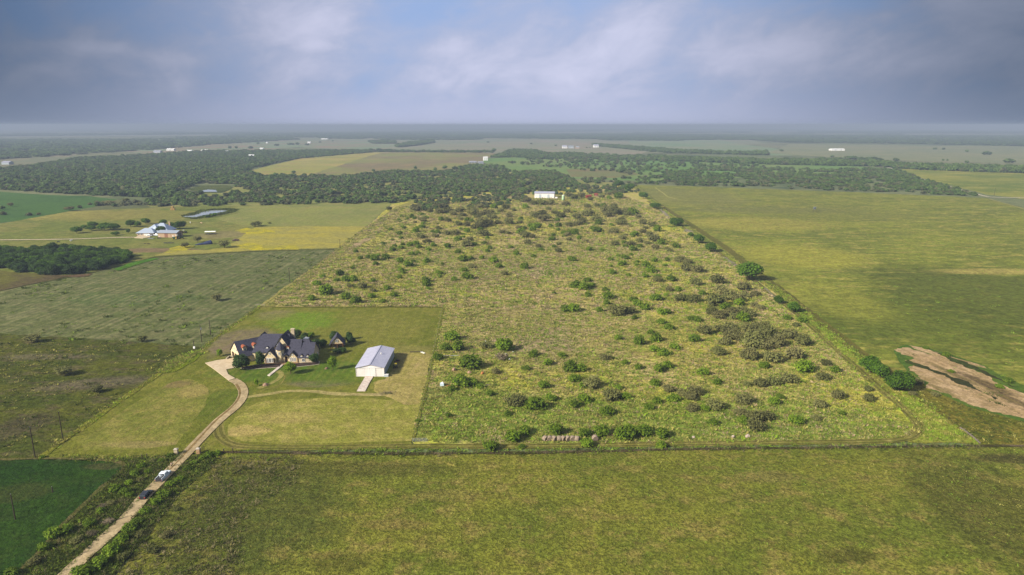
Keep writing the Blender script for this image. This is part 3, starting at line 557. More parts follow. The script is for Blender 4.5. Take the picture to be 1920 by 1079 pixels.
def slab(name, pix, m, h=.08, **kw):
    b = MB(); pts = [W(*p) for p in pix]
    a = sum(pts[i][0]*pts[(i+1) % len(pts)][1]-pts[(i+1) % len(pts)][0]*pts[i][1] for i in range(len(pts)))
    b.prism(pts if a > 0 else pts[::-1], 0, max(h, .006*LAYER[0]+.06)); return b.build(name, m, **kw)
slab('driveway', [(385, 682.6), (407.5, 677.6), (442, 673), (449, 690), (424, 695), (428, 704), (441, 711.5), (429, 715.5), (402.5, 695)], m_conc, kind='structure')
slab('barn_apron', [(686, 706.5), (701, 706.5), (694, 718), (685, 735.5), (669, 735.5), (678, 720)], m_conc2, kind='structure')
slab('path', [(530, 683), (534.5, 683), (526, 691), (506, 707), (501.5, 706), (513, 697)], m_conc2, kind='structure')
slab('driveway', [(258, 444), (270, 438), (285, 437), (281, 446), (268, 448), (252, 447)], m_conc, kind='structure')
strip('farm_drive', [(-300, 454), (0, 451), (130, 449.5), (220, 446.5), (262, 446)], 3.2, m_conc, .3, 5)
strip('dirt_road', [(1600, 312), (1660, 314), (1705, 327), (1720, 334), (1760, 345), (1800, 356), (1840, 367), (1870, 371), (1960, 372)], 5.5, fieldmat('caliche', C(206, 198, 178), C(196, 186, 160), sM=.02, bump=0), .6, 10)
strip('track', [(1855, 374), (1890, 384), (1930, 396)], 3, fieldmat('pale_track2', C(166, 158, 104), C(150, 148, 84), sM=.1, bump=0), .6, 8)
strip('track', [(1430, 387), (1452, 386), (1470, 388)], 3, m_verge, .6, 5); strip('track', [(1472, 382), (1500, 385)], 2.5, m_verge, .6, 5)
# ponds
m_water = bpy.data.materials.new('pond_water'); m_water.use_nodes = True; pw = m_water.node_tree.nodes['Principled BSDF']
pw.inputs['Base Color'].default_value = (.30, .33, .36, 1); pw.inputs['Roughness'].default_value = .08; pw.inputs['Specular IOR Level'].default_value = .9; pw.inputs['IOR'].default_value = 1.45
wn = N(m_water.node_tree, 'ShaderNodeTexNoise', {'Vector': N(m_water.node_tree, 'ShaderNodeTexCoord').outputs['Object'], 'Scale': 1.2, 'Detail': 2.0}).outputs[0]
m_water.node_tree.links.new(N(m_water.node_tree, 'ShaderNodeBump', {'Height': wn, 'Strength': .25, 'Distance': .03}).outputs[0], pw.inputs['Normal'])
m_bank2 = fieldmat('pond_bank', C(84, 96, 44), C(100, 106, 54), C(64, 80, 36), sM=.1, bump=.3)
sheet('pond_bank', [(340, 408), (358, 402), (388, 394), (430, 391), (446, 393), (440, 398), (410, 404), (385, 408), (362, 411)], m_bank2, 1.5, 4)
sheet('pond', [(344, 407), (352, 405.5), (362, 405), (376, 399.5), (392, 396), (408, 395.3), (430, 395.6), (428, 397.5), (412, 399.5), (396, 402.5), (378, 406.5), (364, 409)], m_water, .8, 3)
sheet('pond_bank', [(350, 356), (375, 349), (425, 348), (440, 352), (420, 360), (380, 363)], m_bank2, 3, 8)
sheet('pond', [(376, 358.5), (390, 356.4), (404, 357), (407, 360.5), (390, 360.6), (380, 360.6)], m_water, 1, 5)
sheet('pond', [(866, 329), (886, 327.8), (890, 329.6), (880, 332), (868, 331.5)], m_water, 1, 5)
sheet('pond', [(796, 329), (802, 328), (804, 331), (797, 332)], m_water, 1, 5)
# ---------------------------------------------------------------- buildings
def wallblock(b, p0, p1, wd, he, hr, g0=True, g1=True, m=0):
    """walls under a ridge p0-p1 (local xy), gable triangles at the ends"""
    d = Vector((p1[0]-p0[0], p1[1]-p0[1])); d.normalize(); n = Vector((-d.y, d.x))*wd/2
    c = [(p0[0]-n.x, p0[1]-n.y), (p1[0]-n.x, p1[1]-n.y), (p1[0]+n.x, p1[1]+n.y), (p0[0]+n.x, p0[1]+n.y)]
    vs = [(x, y, 0) for x, y in c]+[(x, y, he) for x, y in c]+[(p0[0], p0[1], hr-.02), (p1[0], p1[1], hr-.02)]
    fs = [(0, 1, 5, 4), (2, 3, 7, 6), (1, 2, 6, 5), (3, 0, 4, 7)]
    if g0: fs.append((7, 4, 8))
    if g1: fs.append((5, 6, 9))
    if not g0 and not g1: vs = vs[:8]
    b.add(vs, fs, m); return b
def roofblock(b, p0, p1, wd, he, hr, over=.4, hip0=0.0, hip1=0.0, th=.16, m=0):
    d = Vector((p1[0]-p0[0], p1[1]-p0[1])); d.normalize(); n = Vector((-d.y, d.x)); sl = (hr-he)/(wd/2)
    ew = wd/2+over; ze = he-over*sl+.06; zr = hr+.06
    a0 = Vector(p0)-d*over; a1 = Vector(p1)+d*over
    r0 = Vector(p0)+d*hip0 if hip0 else a0; r1 = Vector(p1)-d*hip1 if hip1 else a1
    top = [(*(a0-n*ew), ze), (*(a1-n*ew), ze), (*(a1+n*ew), ze), (*(a0+n*ew), ze), (*r0, zr), (*r1, zr)]
    vs = top+[(x, y, z-th) for x, y, z in top]
    F = [(0, 1, 5, 4), (2, 3, 4, 5)]
    bd = [(0, 1), (2, 3)]
    if hip1: F.append((1, 2, 5)); bd.append((1, 2))
    else: bd += [(1, 5), (5, 2)]
    if hip0: F.append((3, 0, 4)); bd.append((3, 0))
    else: bd += [(3, 4), (4, 0)]
    fs = list(F)+[tuple(i+6 for i in f[::-1]) for f in F]+[(j, i, i+6, j+6) for i, j in bd]
    b.add(vs, fs, m); return b
m_shingle = roofmat('charcoal_shingles', C(74, 74, 92)); m_stone = stonemat('cream_limestone', C(238, 218, 176, 1.15), C(222, 196, 152, 1.1), C(246, 232, 200, 1.15))
m_stone2 = stonemat('buff_stone', C(222, 204, 172), C(204, 184, 150), C(232, 218, 190)); m_copper = mat('copper_sheet', C(196, 118, 88), .5, .3, nz=2, col2=C(170, 96, 66))
m_white = mat('white_paint', C(238, 236, 232, 1.2), .5); m_glass = mat('dark_window_glass', (.03, .04, .05), .08, spec=.8); m_shutter = mat('brown_shutter', C(96, 70, 52), .7)
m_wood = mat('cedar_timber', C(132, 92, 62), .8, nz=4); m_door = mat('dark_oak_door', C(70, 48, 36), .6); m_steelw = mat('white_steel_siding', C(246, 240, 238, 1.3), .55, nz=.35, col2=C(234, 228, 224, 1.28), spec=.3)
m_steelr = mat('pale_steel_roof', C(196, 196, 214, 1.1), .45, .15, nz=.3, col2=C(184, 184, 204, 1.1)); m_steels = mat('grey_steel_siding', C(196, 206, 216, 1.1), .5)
m_black = mat('black_rubber', (.015, .015, .016), .8); m_mulch = mat('dark_mulch', C(74, 56, 48), .95, nz=3); m_conc3 = mat('pale_edging', C(206, 196, 176), .9)
def window(par, x, y, z, ang, wd, h, fr=.13, mats=None, arch=False, shut=None):
    """window whose middle stands at x,y,z on a wall facing direction ang"""
    nx, ny = math.cos(ang), math.sin(ang); rz = ang+math.pi/2; tx, ty = -ny, nx; b = MB(); o = .06
    def bx(dx, dz, w_, h_, dep=.14, off=o, mm=0): b.box((x+tx*dx+nx*off, y+ty*dx+ny*off, z+dz), (w_, dep, h_), rz, mm)
    bx(-wd/2, 0, fr, h+fr); bx(wd/2, 0, fr, h+fr); bx(0, h/2, wd-fr, fr); bx(0, -h/2, wd-fr, fr); bx(0, 0, fr*.6, h-fr, .12)
    if arch:
        for i in range(5):
            a = math.pi*(i+.5)/5; bx(math.cos(a)*wd*.42, h/2+math.sin(a)*wd*.3, wd*.3, fr)
    f = b.build('window', (mats or [m_white]), par)
    g = MB(); g.box((x+nx*.03, y+ny*.03, z), (wd-fr, .06, h-fr), rz); g.build('pane', m_glass, f)
    if shut:
        for s in (-1, 1):
            q = MB(); q.box((x+tx*s*(wd/2+.28)+nx*.07, y+ty*s*(wd/2+.28)+ny*.07, z), (.42, .08, h), rz); q.build('shutter', shut, par)
    return f
def dormer(par, x, y, z, ang, wd, h, depth, m_w, m_r, arch=True, win=(.7, 1.0)):
    """dormer front centre at x,y with sill level z, facing ang, body running back into the roof"""
    nx, ny = math.cos(ang), math.sin(ang); p0 = (x, y); p1 = (x-nx*depth, y-ny*depth)
    b = MB(); wallblock(b, p1, p0, wd, h, h+(.0 if arch else wd*.5)); b.v = [(a, c, d+z) for a, c, d in b.v]
    dm = b.build('dormer', m_w, par)
    r = MB()
    if arch:
        n = 7; tx, ty = -ny, nx; vs = []
        for (cx, cy) in ((x+nx*.25, y+ny*.25), (p1[0], p1[1])):
            for i in range(n):
                a = math.pi*i/(n-1); rr = wd/2+.22
                for q in (rr, rr-.14): vs.append((cx+tx*math.cos(a)*q, cy+ty*math.cos(a)*q, z+h-.12+math.sin(a)*q*.95))
        fs = []
        for i in range(n-1):
            a, c = 2*i, 2*(i+1); k = 2*n
            fs += [(a, c, c+k, a+k), (a+1, a+1+k, c+1+k, c+1), (a, a+1, c+1, c), (a+k, c+k, c+1+k, a+1+k)]
        fs += [(0, 2*n, 2*n+1, 1), (2*n-2, 2*n-1, 4*n-1, 4*n-2)]
        r.add(vs, fs)
        t = MB(); ring = [(x+nx*.01+tx*math.cos(math.pi*i/8)*wd/2, y+ny*.01+ty*math.cos(math.pi*i/8)*wd/2, z+h-.12+math.sin(math.pi*i/8)*wd/2) for i in range(9)]
        t.add(ring, [tuple(range(9))]); t.build('dormer_face', m_w, dm)
    else: roofblock(r, p1, p0, wd, z+h, z+h+wd*.5, over=.2, th=.1)
    r.build('dormer_roof', m_r, dm)
    f = window(par, x, y, z+h*.55, ang, *win, mats=[m_white]); f.parent = par
    return dm
# ---- the big stone house
HX, HY = -100.0, 284.0
house = empty('stone_house', (HX, HY, 0), 0, 'large cream stone house with steep charcoal roofs, turret and copper-topped dormers', 'house')
def H(x, y): return (x-HX, y-HY)
def hblock(p0, p1, wd, he, hr, hip0=0, hip1=0, over=.4, mw=m_stone):
    b = MB(); wallblock(b, H(*p0), H(*p1), wd, he, hr, not hip0, not hip1); b.build('wall', mw, house)
    r = MB(); roofblock(r, H(*p0), H(*p1), wd, he, hr, over, hip0, hip1); return r.build('roof', m_shingle, house)
u = Vector((.761, .648)); g0 = Vector((-120.5, 283.1)); hblock(g0, g0+u*15.5, 12.6, 3.3, 8.5)                          # garage wing
rc = hblock((-112.5, 288), (-95.5, 288), 13, 4.5, 10.5, 2.6, 2.6)                                                  # main block
hblock((-111, 296), (-111, 286), 8, 4.2, 9.9, 2.5, 2.5)
hblock((-104.05, 278.4), (-104.05, 287), 5.1, 3.3, 6.2)                                                          # front gable with shutters
hblock((-100.0, 282.4), (-100.0, 292), 7.2, 5.6, 11.2)                                                           # tall gable behind the turret
hblock((-99.4, 284.7), (-91.9, 284.7), 9.0, 4.0, 9.1)
hblock((-94.45, 279.0), (-94.45, 285), 3.8, 2.9, 5.2)                                                            # small front gable
hblock((-91.8, 284.2), (-86.0, 284.2), 10.8, 3.1, 7.8, mw=m_stone2)
hblock((-98, 291), (-88, 291), 8, 3.1, 7.0, 2.5, 2.5)
tb = MB(); tx0, ty0 = H(-100.2, 280.9); oct_ = lambda r: [(tx0+math.cos(math.pi/8+i*math.pi/4)*r, ty0+math.sin(math.pi/8+i*math.pi/4)*r) for i in range(8)]
tb.prism(oct_(1.85), 0, 6.1); tur = tb.build('turret', m_stone, house)
cb = MB(); o8 = oct_(2.25); cb.add([(x, y, 5.95) for x, y in o8]+[(tx0, ty0+.3, 9.3)], [(i, (i+1) % 8, 8) for i in range(8)]+[tuple(range(7, -1, -1))]); cb.build('turret_roof', m_shingle, tur)
for a, zz in ((-math.pi/2-math.pi/4, 4.7), (-math.pi/2, 4.4), (-math.pi/4, 3.9)):
    window(house, tx0+math.cos(a)*1.7, ty0+math.sin(a)*1.7, zz, a, .62, 1.25, mats=[m_white])
ch = MB(); ch.box((*H(-97.6, 291.2), 5.6), (1.5, 1.2, 12.2)); ch.box((*H(-97.6, 291.2), 11.8), (1.8, 1.5, .3)); c_ = ch.build('chimney', m_stone2, rc); 
FR = -math.pi/2
window(house, *H(-104.05, 278.38), 1.6, FR, 1.0, 1.9, fr=.16, shut=None); [window(house, *H(-104.05+q, 278.38), 1.6, FR, .7, 1.9, fr=.16) for q in (-.98, .98)]; [MB().box((*H(-104.05+q, 278.3), 1.6), (.5, .08, 1.9)).build('shutter', m_shutter, house) for q in (-1.75, 1.75)]; window(house, *H(-104.05, 278.38), 4.7, FR, .5, .8)
for dx in (-.95, 0, .95): window(house, *H(-94.45+dx, 278.98), 1.75, FR, .55, 1.5, arch=True)
window(house, *H(-94.45, 278.98), 3.9, FR, .4, .6)
window(house, *H(-101.9, 282.38), 7.4, FR, .6, .9)
dormer(house, *H(-97.25, 281.6), 4.6, FR, 1.3, 1.5, 2.6, m_stone, m_copper, win=(.8, 1.1))
dormer(house, *H(-106.6, 282.6), 5.1, FR, 1.3, .7, 2.2, m_white, m_shingle, win=(.55, .6))
for x_ in (-90.6, -88.0): dormer(house, *H(x_, 278.75), 2.6, FR, 1.25, .9, 2.2, m_stone2, m_shingle, arch=False, win=(.5, .6))
ga = math.atan2(-.761, .648)
for s_ in (2.6, 7.2):
    p = g0+u*s_+Vector((.648, -.761))*4.3; dormer(house, *H(*p), 4.4, ga, 1.7, 1.9, 3.4, m_stone, m_copper, win=(.9, 1.2))
ge = math.atan2(-u.y, -u.x)
for dd in (-1.6, 1.6):
    p = g0+Vector((.648, -.761))*dd-u*.02; window(house, *H(*p), 4.9, ge, .8, 1.1)
gd = MB()
for dd in (-3.6, 0, 3.6):
    p = g0+Vector((.648, -.761))*dd-u*.02; b = MB(); b.box((*H(*p), 1.25), (2.7, .1, 2.5), ge+math.pi/2)
    for i in range(6):
        a = math.pi*(i+.5)/6; b.box((H(*p)[0]+math.cos(ge+math.pi/2)*math.cos(a)*1.0, H(*p)[1]+math.sin(ge+math.pi/2)*math.cos(a)*1.0, 2.45+math.sin(a)*.3), (.75, .12, .5), ge+math.pi/2)
    b.build('garage_door', m_door, house)
for s_ in (5.5, 7.4, 9.3): 
    p = g0+u*s_+Vector((.648, -.761))*6.32; window(house, *H(*p), 1.5, ga, 1.1, 1.6)
dr = MB(); dr.box((*H(-97.3, 280.15), 1.3), (1.5, .12, 2.6)); dr.box((*H(-97.3, 280.1), 1.2), (.08, .1, 2.3)); dr.build('door', m_door, house)
pr = MB(); roofblock(pr, H(-97.4, 279.3), H(-97.4, 282.5), 2.2, 2.9, 4.3, .2); pr.build('porch_roof', m_shingle, house)
for x_ in (-98.25, -96.55):
    b = MB(); b.box((*H(x_, 279.4), 1.45), (.3, .3, 2.9)); b.build('porch_post', m_stone, house)
window(house, *H(-89.8, 278.78), 1.6, FR, 1.2, 1.4); window(house, *H(-85.98, 282), 1.6, 0, 1.2, 1.4); window(house, *H(-85.98, 286.5), 1.6, 0, 1.2, 1.4)
# front beds, paving and low walls
for nm, pix in (('planting_bed', [(452, 691), (470, 688), (495, 685.5), (520, 685), (528, 684.5), (524, 690), (500, 691), (470, 693.5)]), ('planting_bed', [(541, 685), (560, 683.5), (592, 681), (597, 679), (598, 684), (580, 686.5), (556, 689), (543, 689)])):
    slab(nm, pix, m_mulch, .25, kind='structure')
slab('porch_paving', [(496, 684), (528, 681), (541, 683), (560, 681), (560, 683), (541, 685.5), (528, 686), (498, 687)], mat('tan_paving', C(186, 152, 112), .9, nz=1.2), .2, kind='structure')
def lowwall(name, pix, h, wd, m, **kw):
    ln = [W(*p) for p in pix]; b = MB()
    for a, c in zip(ln, ln[1:]):
        L = math.dist(a, c); b.box(((a[0]+c[0])/2, (a[1]+c[1])/2, h/2), (L+wd, wd, h), math.atan2(c[1]-a[1], c[0]-a[0]))
    return b.build(name, m, **kw)
lowwall('retaining_wall', [(425, 675.5), (430, 671.5), (441, 671)], 1.0, .4, m_conc3, label='low pale retaining wall curving past the garage doors', cat='wall')
lowwall('bed_edging', [(543, 689.5), (556, 689.5), (580, 687), (598, 684.5), (599, 679)], .35, .3, m_conc3, label='pale stone edging round the bed under the right wing', cat='garden edging')
lowwall('bed_edging', [(452, 692), (470, 694), (500, 691.5), (524, 690.5)], .35, .3, m_conc3, label='pale stone edging of the bed left of the front walk', cat='garden edging')
# small planting in the beds
for i, (px, py, w_) in enumerate(((462, 690, 5), (470, 689, 4), (478, 690, 5), (497, 689, 4), (504, 688, 3.5), (512, 688, 4), (548, 687, 3.5), (556, 687, 4), (566, 686, 3.5), (575, 685, 4))):
    bush(px, py, w_, 'dark', ('%s clipped shrub from the left in the beds before the stone house' % ['first', 'second', 'third', 'fourth', 'fifth', 'sixth', 'seventh', 'eighth', 'ninth', 'tenth'][i]), 'shrub', 'clipped_shrub', group='clipped shrubs before the house')
# ---- white metal barn
bx0, by0 = W(694.3, 707.4); by1 = by0+24.5; BW = 11.3
barn = empty('metal_barn', (bx0, (by0+by1)/2, 0), 0, 'white ribbed metal barn with pale grey gabled roof and sliding doors', 'barn')
hb2 = (by1-by0)/2
bw = MB(); wallblock(bw, (0, -hb2), (0, hb2), BW, 4.1, 5.35); bw.build('wall', m_steelw, barn)
b = MB(); b.box((BW/2+.02, 0, 2.05), (.04, 2*hb2-.02, 4.08)); b.build('side_shade_sheet', m_steels, barn, label='barn side sheet with its shade painted in bluish grey')  # bluish grey colour stands in for shade on the barn's right side
r = MB(); roofblock(r, (0, -hb2), (0, hb2), BW, 4.1, 5.35, .35, th=.1); rf = r.build('roof', m_steelr, barn)
b = MB(); b.box((0, 0, 5.46), (.5, 2*hb2+.7, .06)); b.build('ridge_cap', m_steelr, rf)
b = MB(); k = 26; sl = (5.35-4.1)/(BW/2)
for s in (-1, 1):
    for i in range(k+1):
        y = -hb2-.3+(2*hb2+.6)*i/k; x0, x1 = .25, BW/2+.33
        b.add([(s*x0, y-.03, 5.35-sl*x0+.07), (s*x0, y+.03, 5.35-sl*x0+.07), (s*x1, y+.03, 5.35-sl*x1+.07), (s*x1, y-.03, 5.35-sl*x1+.07), (s*x0, y, 5.35-sl*x0+.11), (s*x1, y, 5.35-sl*x1+.11)], [(0, 3, 5, 4), (1, 4, 5, 2), (0, 4, 1), (3, 2, 5)])
b.build('roof_seam', m_steelr, rf, kind='stuff')
b = MB(); b.tube((2.0, 2, 4.9), (2.0, 2, 5.5), .22, .22, 8); b.tube((2.0, 2, 5.5), (2.0, 2, 5.62), .36, .1, 8); b.build('roof_vent', m_white, rf)
b = MB()
for i in range(27):
    x = -BW/2+.2+i*(BW-.4)/26
    if abs(x) > 2.35: b.box((x, -hb2-.02, 2.05+.0), (.07, .04, 4.05))
b.build('siding_rib', m_steelw, barn, kind='stuff')
for s in (-1, 1):
    b = MB(); b.box((s*1.17, -hb2-.09, 1.95), (2.3, .07, 3.9)); dd = b.build('sliding_door', m_steelw, barn)
    b = MB()
    for i in range(5): b.box((s*1.17-1.0+i*.5, -hb2-.135, 1.95), (.05, .02, 3.8))
    b.build('door_rib', m_steels, dd, kind='stuff')
b = MB(); b.box((0, -hb2-.1, 4.0), (9.6, .12, .14)); b.build('door_rail', m_steels, barn)
for s in (-1, 1): b = MB(); b.box((s*(BW/2+.03), -hb2-.02, 2.05), (.12, .12, 4.1)); b.build('corner_trim', m_steelw, barn)
# things by the barn
def put(name, px, py, label, cat, rz=0.0, group=None): x, y = W(px, py); return empty(name, (x, y, 0), rz, label, cat, group)
a = put('propane_box', 724.5, 707.5, 'small grey box unit at the barn front right corner', 'utility box')
b = MB(); b.box((0, 0, .08), (2.1, 1.3, .16)); b.build('base', m_conc3, a); b = MB(); b.box((0, 0, .66), (1.7, .9, 1.0)); hs = b.build('housing', m_steels, a)
b = MB(); b.box((0, 0, 1.2), (1.85, 1.05, .08)); b.build('lid', m_white, a)
m_jd = mat('green_paint', C(34, 84, 40), .45); m_yel = mat('yellow_paint', C(232, 200, 30), .5); m_tire = m_black
def tractor(root, body=m_jd, hub=m_yel, canopy=m_yel, s=1.0):
    b = MB(); b.box((.9*s, 0, .95*s), (1.7*s, .7*s, .7*s), taper=.88); b.build('hood', body, root)
    b = MB(); b.box((1.78*s, 0, .9*s), (.08*s, .6*s, .55*s)); b.build('grille', m_black, root)
    b = MB(); b.box((-.3*s, 0, .75*s), (1.3*s, .9*s, .35*s)); b.build('chassis', m_black, root)
    b = MB(); b.box((-.35*s, 0, 1.15*s), (.5*s, .5*s, .14*s)); b.box((-.6*s, 0, 1.4*s), (.12*s, .5*s, .5*s)); b.build('seat', hub, root)
    for y_ in (-1, 1):
        b = MB(); b.box((-.6*s, y_*.55*s, 1.3*s), (1.1*s, .3*s, .1*s)); b.build('fender', body, root)
        for x_, r_ in ((-.6, .72), (1.3, .42)):
            b = MB(); b.tube((x_*s, y_*.62*s, r_*s), (x_*s, y_*.95*s, r_*s), r_*s, r_*s, 14); wl = b.build('wheel', m_black, root)
            b = MB(); b.tube((x_*s, y_*.95*s, r_*s), (x_*s, y_*.98*s, r_*s), r_*s*.5, r_*s*.45, 10); b.build('rim', hub, wl)
    for x_, y_ in ((-.8, -.4), (-.8, .4)):
        b = MB(); b.tube((x_*s, y_*s, 1.0*s), (x_*s, y_*s, 2.2*s), .04*s, .04*s, 6); b.build('roll_bar', m_black, root)
    if canopy: b = MB(); b.box((-.5*s, 0, 2.25*s), (1.3*s, 1.1*s, .08*s)); b.build('canopy', canopy, root)
t = put('tractor', 741.5, 690.5, 'green tractor with yellow seat and canopy parked beside the barn', 'tractor', R(100)); tractor(t, canopy=m_yel, s=.95)
t = put('implement', 744.5, 679.5, 'dark farm implement standing beside the back of the barn', 'farm implement', R(20))
b = MB(); b.box((0, 0, .7), (2.2, .12, .12)); b.box((0, .5, .9), (.12, 1.2, .12)); b.build('frame', m_black, t)
for i in range(5):
    b = MB(); b.tube((-1+i*.5, -.1, .38), (-1+i*.5, 0, .38), .36, .36, 12); b.build('disc', mat('rusty_steel', C(120, 70, 50), .7) if i == 0 else bpy.data.materials['rusty_steel'], t)
b = MB(); b.box((.3, 1.0, .5), (1.2, .8, .8), taper=.8); b.build('hopper', m_door, t)
t = put('log', 782, 661.5, 'long dark log on the grass behind the barn', 'log', R(2))
b = MB(); b.tube((-3.3, 0, .3), (2.8, .2, .28), .3, .22, 10); b.tube((1.0, .2, .3), (2.3, .7, .6), .13, .06, 6); b.build('trunk', mat('dark_log', C(84, 72, 62), .95, nz=4), t)
b = MB(); b.tube((-3.31, 0, .3), (-3.34, 0, .3), .27, .25, 10); b.build('cut_end', mat('cut_wood', C(196, 170, 130), .9), t)
t = put('white_trough', 793, 663, 'long white trough lying across the dark log behind the barn', 'trough', R(-50))
b = MB(); b.box((0, 0, .12), (2.8, .7, .08)); b.box((0, .33, .3), (2.8, .06, .4)); b.box((0, -.33, .3), (2.8, .06, .4)); b.build('tray', m_white, t)
for x_ in (-1.4, 1.4): b = MB(); b.box((x_, 0, .3), (.06, .7, .4)); b.build('end_plate', m_white, t)
# ---- pavilion
px0, py0 = W(630, 655.5); pav = empty('garden_pavilion', (px0, py0+3.2, 0), R(10), 'small steep-roofed timber and stone pavilion behind the house', 'pavilion')
b = MB(); b.add([(-2.8, -3.15, 2.7), (2.8, -3.15, 2.7), (0, -3.15, 6.0), (-2.8, -2.9, 2.7), (2.8, -2.9, 2.7), (0, -2.9, 6.0)], [(0, 1, 2), (5, 4, 3), (0, 3, 4, 1), (1, 4, 5, 2), (2, 5, 3, 0)]); b.build('gable_wall', m_stone, pav)
b = MB(); wallblock(b, (0, .6), (0, 3.2), 5.6, 2.7, 6.0); b.build('wall', m_stone2, pav)
r = MB(); roofblock(r, (0, -3.2), (0, 3.2), 6.2, 2.55, 6.3, .45); r.build('roof', m_shingle, pav)
for x_, y_ in ((-2.6, -3), (0.2, -3), (2.6, -3), (-2.6, 0), (2.6, 0)): b = MB(); b.box((x_, y_, 1.35), (.26, .26, 2.7)); b.build('post', m_wood, pav)
b = MB(); b.box((0, -3.05, 2.62), (5.8, .22, .26)); b.build('beam', m_wood, pav)
for s in (-1, 1): b = MB(); b.tube((s*2.5, -3.05, 1.9), (s*1.9, -3.05, 2.55), .09, .09, 5); b.build('brace', m_wood, pav)
window(pav, 0, -3.22, 4.1, FR, .8, 1.1)
b = MB(); b.box((0, -.4, .1), (7.6, 8.6, .2)); b.build('floor', bpy.data.materials['tan_paving'], pav)
b = MB(); b.box((-.8, -1.4, .55), (1.6, .8, .7)); b.build('counter', m_stone2, pav)
# white umbrella and dish behind the house
t = put('patio_umbrella', 576, 658, 'white patio umbrella rising behind the right wing of the house', 'umbrella')
b = MB(); b.tube((0, 0, 0), (0, 0, 6.6), .06, .05, 6); b.build('pole', m_steels, t)
b = MB(); n8 = 8; b.add([(math.cos(i*math.pi/4)*1.4, math.sin(i*math.pi/4)*1.4, 6.0) for i in range(8)]+[(0, 0, 6.7)]+[(0, 0, 6.5)], [(i, (i+1) % 8, 8) for i in range(8)]+[((i+1) % 8, i, 9) for i in range(8)]); b.build('canopy', m_white, t)
# ---- gate pillars, gates
m_cap = mat('pillar_cap', C(206, 196, 182), .9)
def pillar(px, py, label, stone, h=1.75):
    t = put('gate_pillar', px, py, label, 'gate pillar', R(4)); b = MB(); b.box((0, 0, h/2), (1.05, 1.05, h)); b.build('shaft', stone, t)
    b = MB(); b.box((0, 0, h+.09), (1.2, 1.2, .16)); b.box((0, 0, h+.25), (1.0, 1.0, .16), taper=.55); b.build('cap', m_cap, t)
    b = MB(); b.box((0, 0, .12), (1.2, 1.2, .24)); b.build('plinth', stone, t); return t
m_brick = stonemat('warm_brick', C(206, 168, 124), C(186, 140, 100), C(220, 190, 150), 6)
pillar(331, 852.5, 'buff stone gate pillar on the left of the gravel drive', m_stone2); pillar(372.5, 851.5, 'warm-toned stone gate pillar on the right of the gravel drive', m_brick)  # left pillar in pale buff stone, right one in a warmer brown
def gate(name, a, c, label, m, h=1.3, bars=6, pickets=0):
    (xa, ya), (xc, yc) = a, c; L = math.dist(a, c); t = empty(name, (xa, ya, 0), math.atan2(yc-ya, xc-xa), label, 'gate')
    for x_ in (0, L): b = MB(); b.tube((x_, 0, 0), (x_, 0, h+.15), .05, .05, 6); b.build('gate_post', m, t)
    for i in range(bars): b = MB(); z = .2+i*(h-.2)/(bars-1); b.tube((.04, 0, z), (L-.04, 0, z), .035, .035, 5); b.build('rail', m, t)
    for i in range(pickets): b = MB(); x_ = L*(i+1)/(pickets+1); b.tube((x_, 0, .16), (x_, 0, h), .02, .02, 4); b.build('picket', m, t)
    return t
m_galv = mat('galvanised_pipe', C(190, 196, 200), .4, .5); m_dkpipe = mat('dark_pipe', C(58, 52, 46), .6)
gate('swing_gate', W(374.5, 850.5), W(383.5, 846), 'open dark swing gate behind the warm-toned gate pillar', m_dkpipe, 1.5, 5, 6)
gate('pipe_gate', W(773, 829), W(801, 829), 'galvanised pipe gate at the corner of the rough pasture', m_galv, 1.3, 5, 2)
gate('pipe_gate', W(480, 575), W(496, 574.5), 'pale pipe gate at the far left corner of the yard', m_cap, 1.3, 5, 1)
# ---- neighbour's house
nx0, ny0 = W(290, 441); nb = empty('metal_roofed_house', (nx0, ny0, 0), 0, 'tan house with pale standing seam roof among trees', 'house')
m_mroof = mat('silver_metal_roof', C(196, 208, 226, 1.1), .4, .3); m_tan = mat('tan_render', C(206, 176, 146), .9); m_redb = mat('reddish_brick', C(176, 128, 104), .9, nz=2)
def nblk(p0, p1, wd, he, hr, h0=0, h1=0, mw=m_tan, mr=m_mroof, par=nb):
    b = MB(); wallblock(b, p0, p1, wd, he, hr, not h0, not h1); b.build('wall', mw, par); r = MB(); roofblock(r, p0, p1, wd, he, hr, .7, h0, h1); return r.build('roof', mr, par)
nblk((-14, 1), (2, 1), 12, 3.0, 6.4, 5, 5); nblk((-7, 13), (10, 13), 16, 3.4, 9.5, 7, 7); nblk((-9, 14), (-9, 30), 12, 3.0, 7.4, 5, 5, m_redb); nblk((-1, 2), (-1, 14), 9, 3.2, 7.6, 3, 3)
for x_ in (-12, -9.5, 0.5): window(nb, x_, -5.02, 1.6, FR, 1.6, 1.4)
b = MB(); b.box((-5, -5.05, 1.3), (5, .1, 2.5)); b.build('garage_door', m_white, nb)
b = MB(); b.box((5, 20, 5), (1.2, 1.2, 9.5)); b.build('chimney', m_tan, nb)
sx0, sy0 = W(315, 446); sh = empty('metal_shed', (sx0, sy0+5, 0), R(-6), 'tan metal shed with blue-grey roof beside the neighbouring house', 'shed')
nblk((-9, 0), (9, 0), 10, 4.6, 6.2, mw=m_tan, mr=mat('bluegrey_roof', C(168, 178, 194), .5), par=sh)
b = MB(); b.box((3.5, -5.05, 1.7), (.2, .1, 3.4)); b.box((-1, -5.05, 2.0), (3.2, .1, 3.8)); b.build('door', m_redb, sh); b = MB(); b.box((5.6, -5.05, 1.2), (1, .1, 2.2)); b.build('side_door', m_white, sh)
b = MB(); b.box((9.05, 0, 2), (.1, 5, 3.8)); b.build('roller_door', mat('grey_brown_door', C(128, 112, 100), .8), sh)
